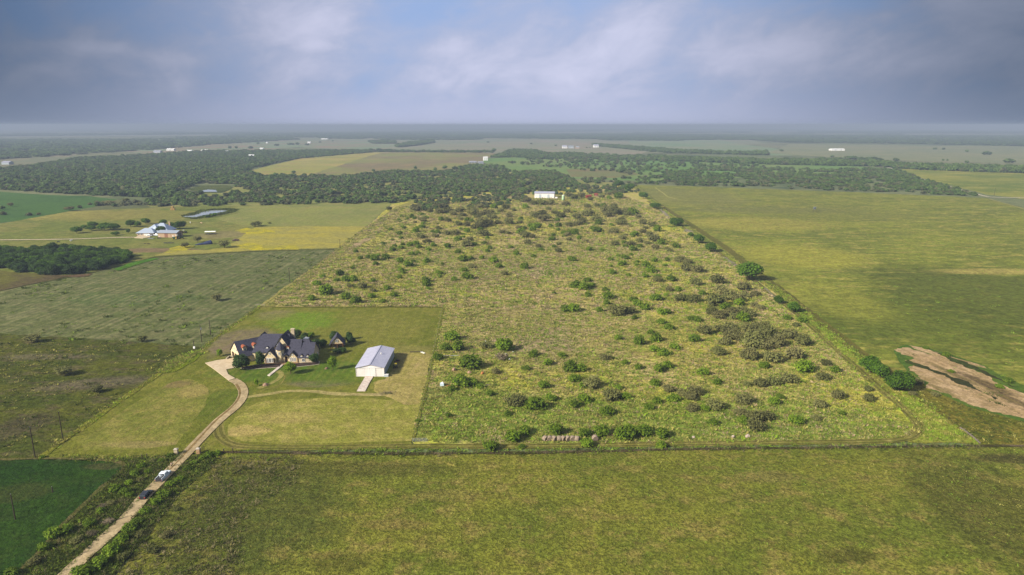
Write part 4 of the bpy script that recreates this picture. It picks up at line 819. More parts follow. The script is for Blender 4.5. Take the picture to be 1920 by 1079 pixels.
# ---- distant farm buildings
def farm(name, px, py, wpx, dm, he, hr, label, mw, mr, rz=0.0, cat='barn', doors=2):
    x, y = W(px, py); wd = wpx*ppm(py); t = empty(name, (x, y+dm/2, 0), rz, label, cat)
    b = MB(); wallblock(b, (-wd/2, 0), (wd/2, 0), dm, he, hr); b.build('wall', mw, t); r = MB(); roofblock(r, (-wd/2, 0), (wd/2, 0), dm, he, hr, .5); r.build('roof', mr, t)
    for i in range(doors): b = MB(); b.box((-wd/2+wd*(i+.7)/(doors+.4), -dm/2-.05, he*.4), (min(4, wd*.12), .1, he*.78)); b.build('door', m_steels, t)
    return t
farm('steel_barn', 1022, 372.5, 37, 18, 7.2, 9.0, 'white steel barn with two-tone walls at the far end of the rough pasture', m_steelw, m_steelr, R(-7))
t = put('water_tank', 1056, 376, 'pale green cylindrical water tank beside the white steel barn', 'water tank')
b = MB(); b.tube((0, 0, 0), (0, 0, 6.8), 1.9, 1.9, 20); b.build('tank', mat('pale_green_tank', C(186, 216, 178, 1.1), .5), t); b = MB(); b.tube((0, 0, 6.8), (0, 0, 7.7), 1.9, .3, 20); b.build('dome', m_white, t); b = MB(); b.tube((1.95, 0, .2), (1.95, 0, 6.9), .12, .12, 6); b.build('ladder', m_galv, t)
t = put('small_tank', 1043, 373.5, 'small white tank between the steel barn and the green tank', 'tank'); b = MB(); b.tube((-1.6, 0, 1.6), (1.6, 0, 1.6), 1.3, 1.3, 14); b.build('tank', m_white, t)
for x_ in (-1, 1): b = MB(); b.box((x_, 0, .5), (.3, 2, 1)); b.build('saddle', m_galv, t)
m_red = mat('faded_red_sheet', C(158, 66, 48), .7, nz=1)
farm('red_shed', 1104, 372.5, 9, 7, 3.4, 4.6, 'faded red shed in the brush, nearer of two', m_red, m_red, R(8), 'shed', 1); farm('red_shed', 1118, 369, 5.5, 5, 3.4, 4.6, 'small faded red shed in the brush, farther of two', m_red, m_red, R(-12), 'shed', 1)
m_wht = mat('bright_white_sheet', C(246, 246, 246, 1.3), .5)
farm('white_shed', 910, 301.5, 8, 22, 9, 11, 'bright white building at the corner of the brown field', m_wht, m_wht, R(6)); farm('grey_shed', 886, 306.5, 13, 18, 4, 5.5, 'low grey open shed left of the bright white building', m_galv, m_steelr, R(10)); farm('grey_shed', 901, 307.5, 10, 16, 4, 5.5, 'low grey shed just below the bright white building', m_galv, m_steelr, R(10))
farm('poultry_house', 1482, 303.5, 19, 16, 4, 6, 'long grey-white shed half hidden behind the tree line', m_steels, m_steelr); farm('white_house', 1506, 305.5, 5.5, 12, 5, 7, 'small white house to the right of the long shed', m_wht, m_steelr, cat='house'); farm('poultry_house', 1572, 283, 24, 30, 6, 8.5, 'very long bright white barn far on the right', m_wht, m_wht); farm('white_house', 1537, 307, 3, 12, 4, 7, 'tiny pale cabin in the tree line on the right', m_wht, m_steelr, cat='house')
farm('farmhouse', 1059, 278.5, 9, 30, 8, 13, 'white farmhouse at the left end of the far farmstead', m_wht, m_steelr, cat='house'); farm('farmhouse', 1071, 278.5, 10, 26, 8, 12, 'grey farmhouse in the middle of the far farmstead', m_steels, m_galv, cat='house'); farm('farmhouse', 1083, 279, 6, 22, 6, 9, 'low tan house at the right end of the far farmstead', m_tan, m_mroof, cat='house')
farm('white_shed', 1118, 277, 9, 30, 9, 14, 'white shed alone in the far green field', m_wht, m_steelr)
for i, (px, py, w_, lb) in enumerate(((319, 283, 14, 'long white farm building at the left end of the distant settlement'), (354, 286, 9, 'pale building in the middle of the distant settlement'), (383, 285, 12, 'white building by the trees of the distant settlement'), (294, 287, 13, 'low grey barn on the left of the distant settlement'), (424, 287.5, 5, 'tiny white house right of the distant settlement'), (470, 295.5, 10, 'white farm shed in the woods on the left'), (490, 281.5, 6, 'small white shed at the woods edge'), (500, 269.5, 3, 'white speck of a cottage in the far green field'), (579, 269, 6, 'far white farmhouse beside the hedgerow'), (608, 262, 12, 'far pinkish farmhouse beyond the hedgerow'), (10, 309, 14, 'grey shed in the clearing at the far left'), (297, 264, 4, 'pale hut on the far left plain'))):
    farm('farm_building', px, py, w_, 18, 5.5, 8.5, lb, m_wht if i not in (3, 10) else m_steels, m_wht if i not in (3, 10) else m_steelr, 0, 'farm building', 1)
# ---------------------------------------------------------------- vehicles
m_wpaint = mat('white_car_paint', C(236, 244, 250, 1.3), .28, spec=.6); m_bpaint = mat('black_car_paint', (.02, .022, .028), .22, spec=.7); m_chrome = mat('chrome', (.6, .6, .6), .2, 1.0)
m_lampr = mat('red_lamp', (.45, .02, .02), .3); m_lampw = mat('clear_lamp', (.7, .7, .72), .2); m_bed = mat('black_bedliner', (.03, .03, .032), .8)
def loft(b, secs, m=0):
    """secs: list of (x, halfwidth_bottom, halfwidth_top, z0, z1) cross sections along x"""
    vs = []
    for x, wb, wt, z0, z1 in secs: vs += [(x, -wb, z0), (x, -wb, z0+(z1-z0)*.55), (x, -wt, z1), (x, wt, z1), (x, wb, z0+(z1-z0)*.55), (x, wb, z0)]
    fs = []
    for i in range(len(secs)-1):
        a, c = 6*i, 6*i+6
        fs += [(a+j, a+(j+1) % 6, c+(j+1) % 6, c+j) for j in range(6)]
    fs += [(5, 4, 3, 2, 1, 0), tuple(6*(len(secs)-1)+j for j in range(6))]
    return b.add(vs, fs, m)
def wheels(root, xs, y, r, rim=m_chrome):
    for x in xs:
        for s in (-1, 1):
            b = MB(); b.tube((x, s*(y-.14), r), (x, s*(y+.13), r), r, r, 18); wl = b.build('wheel', m_black, root)
            b = MB(); b.tube((x, s*(y+.12), r), (x, s*(y+.15), r), r*.62, r*.5, 12); b.build('rim', rim, wl)
def pickup(root, paint=m_wpaint):
    b = MB(); loft(b, [(-2.95, .93, .96, .55, 1.25), (-2.0, .99, .97, .5, 1.27), (-.9, 1.0, .97, .48, 1.28), (1.0, 1.0, .95, .46, 1.25), (2.2, .99, .9, .46, 1.2), (2.8, .95, .84, .5, 1.08), (2.98, .85, .8, .55, .95)]); b.build('body', paint, root)
    b = MB(); loft(b, [(-.85, .93, .78, 1.2, 1.86), (-.6, .93, .8, 1.2, 1.93), (.75, .92, .78, 1.2, 1.92), (1.45, .9, .82, 1.18, 1.3)]); b.build('cab', paint, root)
    b = MB(); b.add([(1.5, -.76, 1.3), (1.5, .76, 1.3), (.86, .68, 1.86), (.86, -.68, 1.86)], [(0, 1, 2, 3)]); b.v = [(x+.03, y, z+.03) for x, y, z in b.v]; b.build('windscreen', m_glass, root)
    b = MB(); b.box((-.83, 0, 1.58), (.08, 1.45, .44)); b.build('rear_window', m_glass, root)
    for s in (-1, 1):
        for x0, x1 in ((-.6, .1), (.18, .95)):
            b = MB(); b.add([(x0, s*.915, 1.32), (x1, s*.915, 1.32), (x1-.12, s*.84, 1.78), (x0, s*.84, 1.78)], [(0, 1, 2, 3)]); b.v = [(x, y+s*.02, z) for x, y, z in b.v]; b.build('side_window', m_glass, root)
        b = MB(); b.box((.95, s*1.08, 1.38), (.14, .2, .2)); b.build('mirror', paint, root)
        b = MB(); b.box((2.9, s*.68, .88), (.16, .3, .18)); b.build('headlight', m_lampw, root)
        b = MB(); b.box((-2.95, s*.86, 1.0), (.08, .14, .4)); b.build('tail_light', m_lampr, root)
    b = MB(); b.box((-1.93, 0, 1.31), (1.95, 1.72, .06)); b.build('bed_liner', m_bed, root)
    for s in (-1, 1): b = MB(); b.box((-1.93, s*.89, 1.36), (2.05, .1, .16)); b.build('bed_rail', paint, root)
    b = MB(); b.box((-2.97, 0, 1.02), (.08, 1.7, .66)); b.build('tailgate', m_bed, root); b = MB(); b.box((-3.05, 0, .62), (.2, 1.8, .2)); b.build('rear_bumper', m_chrome, root); b = MB(); b.box((3.03, 0, .62), (.16, 1.7, .24)); b.build('front_bumper', m_chrome, root)
    wheels(root, (-1.85, 1.95), .88, .41)
def suv(root, paint=m_bpaint):
    b = MB(); loft(b, [(-2.3, .86, .88, .45, 1.02), (-1.8, .94, .9, .38, 1.06), (.8, .95, .9, .36, 1.04), (1.7, .93, .84, .38, .98), (2.2, .86, .78, .42, .84), (2.36, .76, .7, .48, .74)]); b.build('body', paint, root)
    b = MB(); loft(b, [(-2.2, .85, .72, .98, 1.42), (-1.85, .87, .74, 1.0, 1.6), (-.3, .87, .74, 1.0, 1.68), (.45, .86, .72, 1.0, 1.62), (1.25, .84, .76, .96, 1.06)]); b.build('cabin', m_glass, root)
    b = MB(); loft(b, [(-1.95, .70, .68, 1.57, 1.63), (-.3, .72, .7, 1.64, 1.71), (.42, .70, .68, 1.6, 1.66)]); rf = b.build('roof', paint, root)
    for s in (-1, 1):
        b = MB(); b.tube((-1.8, s*.68, 1.69), (.2, s*.68, 1.73), .025, .025, 5); b.build('roof_rail', m_chrome, rf)
        b = MB(); b.box((.85, s*1.0, 1.1), (.12, .18, .15)); b.build('mirror', paint, root)
        b = MB(); b.box((2.22, s*.6, .74), (.14, .3, .12)); b.build('headlight', m_lampw, root)
        b = MB(); b.box((-2.28, s*.7, .96), (.08, .3, .16)); b.build('tail_light', m_lampr, root)
    b = MB(); b.box((-2.3, 0, .5), (.14, 1.6, .2)); b.build('rear_bumper', m_bed, root); b = MB(); b.box((2.3, 0, .5), (.14, 1.4, .2)); b.build('front_bumper', m_bed, root)
    wheels(root, (-1.4, 1.45), .82, .36)
def heading(a, c): (xa, ya), (xc, yc) = W(*a), W(*c); return math.atan2(yc-ya, xc-xa)
rh = heading((268, 937), (345, 858))
x, y = W(307, 897); tr = empty('pickup_truck', (x, y, 0), rh, 'white pickup truck with a dark open bed, front vehicle on the gravel road', 'pickup truck'); pickup(tr)
x2, y2 = x-math.cos(rh)*1.55, y-math.sin(rh)*1.55; t = empty('bed_tank', (x2, y2, 1.3), rh+.4, 'small white round tank lying in the bed of the white pickup', 'tank')
b = MB(); b.tube((-.35, 0, .32), (.35, 0, .32), .32, .32, 14); b.build('tank', m_wpaint, t); b = MB(); b.tube((0, 0, .62), (0, 0, .74), .1, .1, 8); b.build('filler_cap', m_bed, t)
x, y = W(275, 931.5); t = empty('suv_car', (x, y, 0), rh, 'black estate car with silver roof rails, rear vehicle on the gravel road', 'car'); suv(t)
# distant vehicles by the neighbour's shed
m_silver = mat('silver_paint', C(190, 196, 204), .35, .3)
x, y = W(281, 443.5); t = empty('pickup_truck', (x, y, 0), R(176), 'silver pickup parked on the pad of the metal-roofed house', 'pickup truck'); pickup(t, m_silver)
x, y = W(294, 442.5); t = empty('pickup_truck', (x, y, 0), R(170), 'white pickup parked left of the tan metal shed', 'pickup truck'); pickup(t)
x, y = W(299, 447.5); t = empty('utility_vehicle', (x, y, 0), R(15), 'dark open utility cart with white roof before the tan shed', 'utility cart')
b = MB(); loft(b, [(-1.7, .75, .75, .4, .95), (.2, .75, .75, .35, .9), (1.7, .7, .6, .4, .85)]); b.build('body', m_bed, t); b = MB(); b.box((0, 0, 2.0), (1.8, 1.5, .1)); b.build('roof', m_wht, t)
for x_, y_ in ((-.8, -.7), (-.8, .7), (.8, -.7), (.8, .7)): b = MB(); b.tube((x_, y_, .85), (x_, y_, 2.0), .05, .05, 5); b.build('post', m_black, t)
wheels(t, (-1.1, 1.1), .72, .36)
x, y = W(330, 449); t = empty('tractor', (x, y, 0), R(175), 'big green tractor with pale cab in front of the tan shed', 'tractor'); tractor(t, canopy=m_wht, s=1.7)
x, y = W(338, 448.5); t = empty('tractor', (x, y, 0), R(10), 'dark green tractor at the right corner of the tan shed', 'tractor'); tractor(t, canopy=m_jd, s=1.5)
x, y = W(346, 437.5); t = empty('tractor', (x, y, 0), R(60), 'green tractor standing alone right of the tan shed', 'tractor'); tractor(t, canopy=m_wht, s=1.3)
def trailer(px, py, L, wd, z, label, m, rz=0.0, name='trailer', canopy=None):
    t = put(name, px, py, label, 'trailer', rz); b = MB(); b.box((0, 0, z), (L, wd, .25)); b.build('deck', m, t)
    if canopy: b = MB(); roofblock(b, (-L/2, 0), (L/2, 0), wd, canopy, canopy+.5, .1); b.build('cover', m_wht, t)
    b = MB(); b.tube((L/2, 0, z), (L/2+1.4, 0, z-.1), .08, .08, 6); b.build('drawbar', m_bed, t)
    wheels(t, (-L*.22, -L*.22+.9), wd/2-.2, .38, m_galv)
    if canopy:
        for x_ in (-L/2+.1, 0, L/2-.1):
            for s in (-1, 1): b = MB(); b.tube((x_, s*(wd/2-.1), z), (x_, s*(wd/2-.1), canopy), .06, .06, 5); b.build('post', m_galv, t)
    return t
trailer(395, 440, 9.5, 3.6, .8, 'white covered trailer standing alone on the grass right of the shed', m_bed, R(8), canopy=2.7)
trailer(283, 448.5, 5.5, 2.2, .6, 'low pale trailer on the grass below the silver pickup', m_galv, R(-4), 'flat_trailer')
t = put('blue_tarp_heap', 382, 459, 'long heap under a dark blue tarp between two bushes', 'tarp heap', R(24)); b = MB()
loft(b, [(-7, .5, .2, 0, .4), (-4, 1.4, .6, 0, 1.2), (0, 1.6, .8, 0, 1.7), (3, 2.0, 1.1, 0, 2.8), (6, 2.2, 1.2, 0, 3.4), (7, 1.8, .8, 0, 1.8)]); b.build('tarp', mat('blue_tarp', C(40, 56, 104), .6, nz=1), t)
b = MB(); b.tube((-5, -2.0, .2), (5, -2.4, .2), .14, .12, 6); b.build('pole', m_trunk, t)
t = put('scrap_pile', 316, 456.5, 'dark flat scrap heap on bare earth below the green tractors', 'scrap pile', R(5)); b = MB()
for i in range(9): b.box((rnd.uniform(-4, 4), rnd.uniform(-1, 1), .3), (rnd.uniform(1.5, 3), rnd.uniform(.4, 1.2), rnd.uniform(.4, .9)), rnd.uniform(-.6, .6))
b.build('scrap', m_bed, t, kind='stuff')
t = put('scrap_pile', 275, 458, 'small dark scrap heap on the left patch of bare earth', 'scrap pile', R(-5)); b = MB()
for i in range(6): b.box((rnd.uniform(-2.4, 2.4), rnd.uniform(-.7, .7), .25), (rnd.uniform(1, 2), rnd.uniform(.4, 1), rnd.uniform(.4, .8)), rnd.uniform(-.6, .6))
b.build('scrap', m_door, t, kind='stuff')
x, y = W(442, 452.5); t = empty('farm_truck', (x, y, 0), R(200), 'old dark flatbed truck among the yellow flowers', 'truck'); pickup(t, mat('dull_maroon_paint', C(112, 84, 84), .6))
t = put('hay_stack', 324, 394.5, 'tan stack of hay at the edge of the brush behind the pond', 'hay stack', R(8)); 
for i, (a_, c_) in enumerate(((0, 0), (2.6, 0), (1.2, 0))):
    b = MB(); b.box((a_-1.2, 0, 1.3+(2.4 if i == 2 else 0)), (2.3, 3.2, 2.4)); b.build('bale', mat('tan_hay', C(208, 172, 110), .95, nz=3) if i == 0 else bpy.data.materials['tan_hay'], t)
# deer blind in the right field
t = put('deer_blind', 1527, 398, 'small dark raised blind standing in the middle of the right field', 'deer blind'); b = MB(); b.box((0, 0, 4.6), (2.4, 2.4, 2.4)); cb_ = b.build('cabin', mat('grey_plywood', C(112, 118, 122), .8), t)
b = MB(); b.box((0, -1.22, 4.9), (1.8, .05, .5)); b.build('opening', m_bed, cb_); b = MB(); b.box((0, 0, 5.9), (2.8, 2.8, .12)); b.build('roof', m_galv, t)
for x_ in (-1, 1):
    for y_ in (-1, 1): b = MB(); b.tube((x_*1.5, y_*1.5, 0), (x_, y_, 3.4), .12, .12, 6); b.build('leg', m_door, t)
# ---- person by the truck
def person(px, py, label, top, pants, rz=0.0):
    x, y = W(px, py); me = bpy.data.meshes.new('body'); sk = [((0, 0, .98), .15), ((0, 0, 1.2), .15), ((0, 0, 1.42), .13), ((0, 0, 1.52), .06), ((0, 0, 1.68), .1), ((0, .01, 1.76), .085),
        ((0, .19, 1.42), .065), ((.02, .27, 1.16), .05), ((.12, .26, .93), .04), ((.16, .26, .85), .045), ((0, -.19, 1.42), .065), ((.02, -.27, 1.16), .05), ((.1, -.27, .93), .04), ((.14, -.27, .85), .045),
        ((0, .1, .9), .12), ((.04, .12, .5), .075), ((-.02, .13, .1), .05), ((.14, .14, .05), .045), ((0, -.1, .9), .12), ((-.04, -.12, .5), .075), ((-.1, -.13, .1), .05), ((.06, -.14, .05), .045)]
    ed = [(0, 1), (1, 2), (2, 3), (3, 4), (4, 5), (2, 6), (6, 7), (7, 8), (8, 9), (2, 10), (10, 11), (11, 12), (12, 13), (0, 14), (14, 15), (15, 16), (16, 17), (0, 18), (18, 19), (19, 20), (20, 21)]
    me.from_pydata([p for p, _ in sk], ed, []); o = bpy.data.objects.new('person', me); COL.objects.link(o)
    bpy.context.view_layer.objects.active = o; bpy.ops.object.modifier_add(type='SKIN')
    sv = me.skin_vertices[0].data if me.skin_vertices else None
    if sv is not None:
        for i, (_, r_) in enumerate(sk): sv[i].radius = (r_, r_); sv[i].use_root = (i == 0)
    o.modifiers.new('sub', 'SUBSURF').levels = 1; o.modifiers['sub'].render_levels = 1
    bpy.context.view_layer.update(); dg = bpy.context.evaluated_depsgraph_get(); m2 = bpy.data.meshes.new_from_object(o.evaluated_get(dg)); m2.name = 'person_body'; o.modifiers.clear(); o.data = m2
    for mm in (top, pants, m_skin, m_hair): m2.materials.append(mm)
    for p in m2.polygons:
        z = p.center.z; yy = abs(p.center.y)
        p.material_index = 3 if (z > 1.74 or (z > 1.62 and p.center.x < -.03)) else 2 if (z > 1.5 or (yy > .2 and z < 1.12)) else 0 if z > .98 else 1; p.use_smooth = True
    o.location = (x, y, 0); o.rotation_euler = (0, 0, rz)
    return tag(o, label, 'person')
m_skin = mat('skin', C(206, 152, 122), .6); m_hair = mat('brown_hair', C(72, 52, 40), .8)
person(322, 877, 'person in tan shirt and dark trousers standing beside the gravel road', mat('tan_shirt', C(186, 166, 150), .9), mat('dark_trousers', C(44, 44, 52), .9), R(250))
# ---- power poles
m_pole = mat('dark_pole_wood', C(72, 62, 52), .95)
def pole(px, py, h, label, arm=0, trans=False, lean=0.0, group=None):
    t = put('utility_pole', px, py, label, 'utility pole', rnd.uniform(-.3, .3), group); b = MB(); b.tube((0, 0, -.2), (lean, 0, h), .17, .12, 10); b.build('pole', m_pole, t)
    if arm: b = MB(); b.box((lean*.9, 0, h*.93), (arm, .12, .14)); b.build('crossarm', m_pole, t)
    if arm:
        for s in (-1, 0, 1): b = MB(); b.tube((lean*.9+s*arm*.42, 0, h*.93+.07), (lean*.9+s*arm*.42, 0, h*.93+.32), .06, .04, 6); b.build('insulator', m_cap, t)
    if trans: b = MB(); b.tube((.35, 0, h*.70), (.35, 0, h*.82), .28, .28, 10); b.build('transformer', m_galv, t)
    b = MB(); b.tube((lean, 0, h), (lean, 0, h+.2), .07, .05, 6); b.build('pole_cap', m_galv, t)
    return t
pole(66, 859, 10.2, 'tall dark pole nearest the lower left corner of the left pasture'); pole(118, 824, 9.6, 'tall dark pole second from the lower left on the yard fence line')
pole(378.5, 643, 9.0, 'dark pole with a grey transformer near the yard fence bend', 0, True); pole(395, 629, 8.2, 'plain dark pole just beyond the one with the transformer')
pole(364, 653, 3.6, 'short stub pole with meter box at the tall green weeds', 0, False); pole(543.5, 530, 9.8, 'thin dark pole beside the diagonal lane in the left pasture', 1.4); pole(638, 468, 8.6, 'thin pole with crossarm at the corner of the yellow flower field', 2.2)
pole(29, 976, 7.5, 'weathered pole in the dark green crop field at the lower left'); pole(99, 925, 1.9, 'short faint post in the dark green crop field'); pole(1864, 367.5, 11, 'far dark pole beside the pale road on the right', 1.6)
t = put('meter_box', 364.5, 655.5, 'small white meter box at the foot of the stub pole', 'meter box'); b = MB(); b.box((0, 0, .9), (.8, .5, .9)); b.build('box', m_wht, t)
for s in (-1, 1): b = MB(); b.box((s*.3, 0, .25), (.1, .1, .5)); b.build('leg', m_galv, t)
# ---- fences
def fence(pix, label, step=4.0, h=1.25, wires=4, m=None, r=.06, name='wire_fence'):
    ln = [W(*p) for p in pix]; x0, y0 = ln[0]; t = empty(name, (x0, y0, 0), 0, label, 'fence'); n = 0; b = MB(); wv = MB(); m = m or m_pole
    for a, c in zip(ln, ln[1:]):
        L = math.dist(a, c); k = max(1, int(L/step))
        for i in range(k):
            x = a[0]+(c[0]-a[0])*i/k-x0; y = a[1]+(c[1]-a[1])*i/k-y0; b.tube((x, y, 0), (x, y, h+.1), r, r*.85, 5)
        for j in range(wires):
            z = h*(j+.7)/wires; wv.tube((a[0]-x0, a[1]-y0, z), (c[0]-x0, c[1]-y0, z), .012, .012, 3)
    b.build('post', m, t, kind='stuff'); wv.build('wire', m_dkpipe, t, kind='stuff'); return t
m_post = mat('weathered_post', C(112, 100, 84), .95); m_tpost = mat('pale_post', C(176, 168, 140), .9)
fence([(76, 861), (120, 828), (240, 743), (300, 702), (375, 662), (386, 650), (430, 616), (487, 577)], 'wire fence with tall grass along the left side of the yard')
fence([(498, 577), (660, 577), (829, 577)], 'dark wire fence along the back of the yard', 3.5)
fence([(830, 577), (802, 716), (774, 829)], 'pale post fence between the yard and the rough pasture', 3.0, 1.3, 4, m_tpost)
fence([(420, 851), (760, 854), (1000, 852), (1300, 845), (1838, 838)], 'long wire fence between the track and the foreground field', 4.0, 1.2)
fence([(487, 577), (545, 534), (620, 478), (690, 424), (740, 387), (774, 376)], 'wire fence running diagonally beside the two-rut lane', 5.0)
fence([(290, 483), (480, 472), (637, 468)], 'wire fence between the streaked pasture and the yellow flowers', 5.0)
fence([(1200, 352), (1240, 386), (1310, 441), (1390, 496), (1475, 549), (1560, 622), (1650, 692), (1760, 775), (1836, 833)], 'wire fence beside the perimeter track on the right', 5.0)
fence([(232, 880), (195, 915), (150, 957), (118, 987), (70, 1042), (30, 1080)], 'wire fence along the dark green crop field', 4.0)
fence([(411, 853), (391, 884), (338, 929), (276, 1012), (218, 1080)], 'dark wire fence between the roadside brush and the foreground field', 3.0, 1.2)
fence([(0, 542), (150, 515), (240, 492), (290, 483)], 'wire fence at the foot of the dense wood lot', 5.0)
for i, (px, py) in enumerate(((420, 850), (437, 849), (267, 861), (276, 860))):
    t = put('corner_post', px, py+1, ['stout dark post just right of the gate brush', 'stout dark post second to the right of the gate brush', 'left one of two dark posts in the weeds left of the gate', 'right one of two dark posts in the weeds left of the gate'][i], 'fence post'); b = MB(); b.tube((0, 0, 0), (0, 0, 1.7), .17, .15, 8); b.build('shaft', m_pole, t); b = MB(); b.tube((0, 0, 1.7), (0, 0, 1.76), .19, .12, 8); b.build('cap', m_post, t)
# fallen pale log line at the right corner
ln = [(1800, 804), (1812, 812), (1825, 822), (1837, 833)]
for i, (a, c) in enumerate(zip(ln, ln[1:])):
    (xa, ya), (xc, yc) = W(*a), W(*c); L = math.dist((xa, ya), (xc, yc)); t = empty('fallen_log', (xa, ya, 0), math.atan2(yc-ya, xc-xa), ['grey log farthest from the corner in the row at lower right', 'grey log in the middle of the row at lower right', 'grey log nearest the field corner in the row at lower right'][i], 'log', 'grey logs at the corner')
    b = MB(); b.tube((.1, 0, .35), (L-.1, .1, .3), .34, .26, 9); b.tube((L*.5, 0, .5), (L*.6, .5, 1.0), .1, .04, 6); b.build('trunk', mat('grey_log', C(140, 130, 116), .95, nz=3) if i == 0 else bpy.data.materials['grey_log'], t)
    b = MB(); b.tube((.1, 0, .35), (.06, 0, .35), .28, .27, 9); b.build('cut_end', m_tpost, t)
# ---- hay bales
m_bale = mat('grey_hay', C(172, 156, 140), .95, nz=2.2, bump=.06, col2=C(142, 124, 106)); m_bale2 = mat('grey_hay_face', C(156, 138, 120), .95, nz=5)
def bale(px, py, label, rz=0.0, r=.85, L=1.3, group='round bales in the row'):
    x, y = W(px, py); t = empty('hay_bale', (x, y+r*.3, 0), rz, label, 'hay bale', group); b = MB(); n = 22; vs = []
    for yy, k in ((-L/2, .9), (-L/2+.15, 1), (0, 1.02), (L/2-.15, 1), (L/2, .9)):
        for i in range(n):
            a = 2*math.pi*i/n; rr = r*k*(1+.035*math.sin(3*a+px)); z = r*.92+math.sin(a)*rr; vs.append((math.cos(a)*rr*1.05, yy, max(z, 0.0)))
    fs = [(q*n+i, q*n+(i+1) % n, (q+1)*n+(i+1) % n, (q+1)*n+i) for q in range(4) for i in range(n)]; b.add(vs, fs); b.build('roll', m_bale, t, smooth=True)
    for s in (-1, 1): b = MB(); b.add([(math.cos(2*math.pi*i/n)*r*.9, s*L/2, max(0, r*.92+math.sin(2*math.pi*i/n)*r*.9)) for i in range(n)], [tuple(range(n)) if s < 0 else tuple(range(n-1, -1, -1))]); b.build('end_face', m_bale2, t)
ords = ['first', 'second', 'third', 'fourth', 'fifth', 'sixth', 'seventh', 'eighth', 'ninth', 'tenth', 'eleventh', 'twelfth', 'thirteenth', 'fourteenth', 'fifteenth', 'sixteenth', 'seventeenth', 'eighteenth', 'nineteenth', 'twentieth']
for i in range(8): bale(1022.5+i*8.5, 827.5, 'pinkish grey round hay bale, %s from the left in the row of eight' % ords[i], R(rnd.uniform(-5, 95)),   .88, 1.35)
bale(1116, 827, 'single round hay bale standing right of the row of eight', R(10), .95, 1.5)
# ---- boulders and heaps
m_rock = mat('pinkish_rock', C(186, 152, 128), .9, nz=1.5, bump=.1)
def rock(px, py, w_, label, m=m_rock, hk=.5, name='boulder', cat='boulder', group=None):
    x, y = W(px, py); s = w_*ppm(py)/2; q = np.random.default_rng(int(px*7)); iv, iff = ico(); 
    vs = [tuple(v*np.array([s, s*.8, s*hk*2])*q.uniform(.8, 1.12)+np.array([0, 0, s*hk*.6])) for v in iv]; b = MB(); b.add(vs, iff); o = b.build(name, m, label=label, cat=cat, group=group); o.location = (x, y, 0); o.rotation_euler[2] = q.uniform(0, 6); return o
rock(498, 724.5, 12, 'long pinkish boulder on the lawn inside the curved ruts'); rock(612, 693, 8, 'small pinkish boulder beside the slim lawn tree'); 
m_pale = mat('pale_heap', C(206, 186, 172), .95, nz=2, bump=.1)
rock(1300, 822, 10, 'pale flat heap left of three beside the lower track', m_pale, .35, 'hay_heap', 'old hay heap'); rock(1374.5, 821, 9, 'pale heap in the middle of three beside the lower track', m_pale, .5, 'hay_heap', 'old hay heap'); rock(1402, 821, 11, 'pale heap at the right of three beside the lower track', m_pale, .5, 'hay_heap', 'old hay heap')
t = put('brush_pile', 723, 739, 'low pile of dark cut brush below the barn apron', 'brush pile'); 
b = MB(); q = random.Random(4)
for i in range(46): a = q.uniform(0, 6.28); p = Vector((q.gauss(0, 1.5), q.gauss(0, .8), q.uniform(.05, .7))); b.tube(p, p+Vector((math.cos(a)*1.2, math.sin(a)*1.0, q.uniform(-.1, .5))), .05, .03, 4)
b.build('branch', m_twig, t, kind='stuff'); cr = bpy.data.objects.new('leaves', MESH['olive'][0]); COL.objects.link(cr); cr.parent = t; cr.scale = (3.6, 2.2, 1.1); cr.location = (1.2, 0, -.1)
# junk in the pasture beside the yard
t = put('white_bin', 829, 724.5, 'pale blue-white plastic container standing beside the yard fence', 'container'); b = MB(); b.box((0, 0, .65), (1.5, 1.3, 1.3)); b.build('body', mat('pale_blue_plastic', C(206, 224, 236, 1.2), .5), t); b = MB(); b.box((.1, 0, 1.4), (.9, .8, .2)); b.tube((.2, 0, 1.4), (.2, 0, 1.9), .2, .15, 8); b.build('lid', m_wht, t)
t = put('rusty_sheet', 843, 725, 'orange rusty sheet leaning in the grass right of the pale container', 'metal sheet', R(8)); b = MB(); b.box((0, 0, .3), (2.4, .9, .08)); b.build('sheet', mat('orange_rust', C(214, 138, 86), .8, nz=2), t); b = MB(); b.box((0, .3, .15), (2.0, .1, .3)); b.build('support', m_door, t)
t = put('pipe_stack', 846, 668.5, 'thin pale pipes lying behind the large bright green bush', 'pipes', R(3))
for i in range(2): b = MB(); b.tube((-3.5, i*.3, .3), (3.5, i*.3+.1, .25), .12, .12, 7); b.build('pipe', m_galv, t)
t = put('dark_poles', 918, 723.5, 'row of dark poles lying in the grass among the bushes', 'poles', R(-3))
for i in range(3): b = MB(); b.tube((-3.4+i*.8, i*.3, .22), (2.6+i*.5, i*.3+.2, .2), .16, .12, 7); b.build('pole', m_pole if i else m_tpost, t)
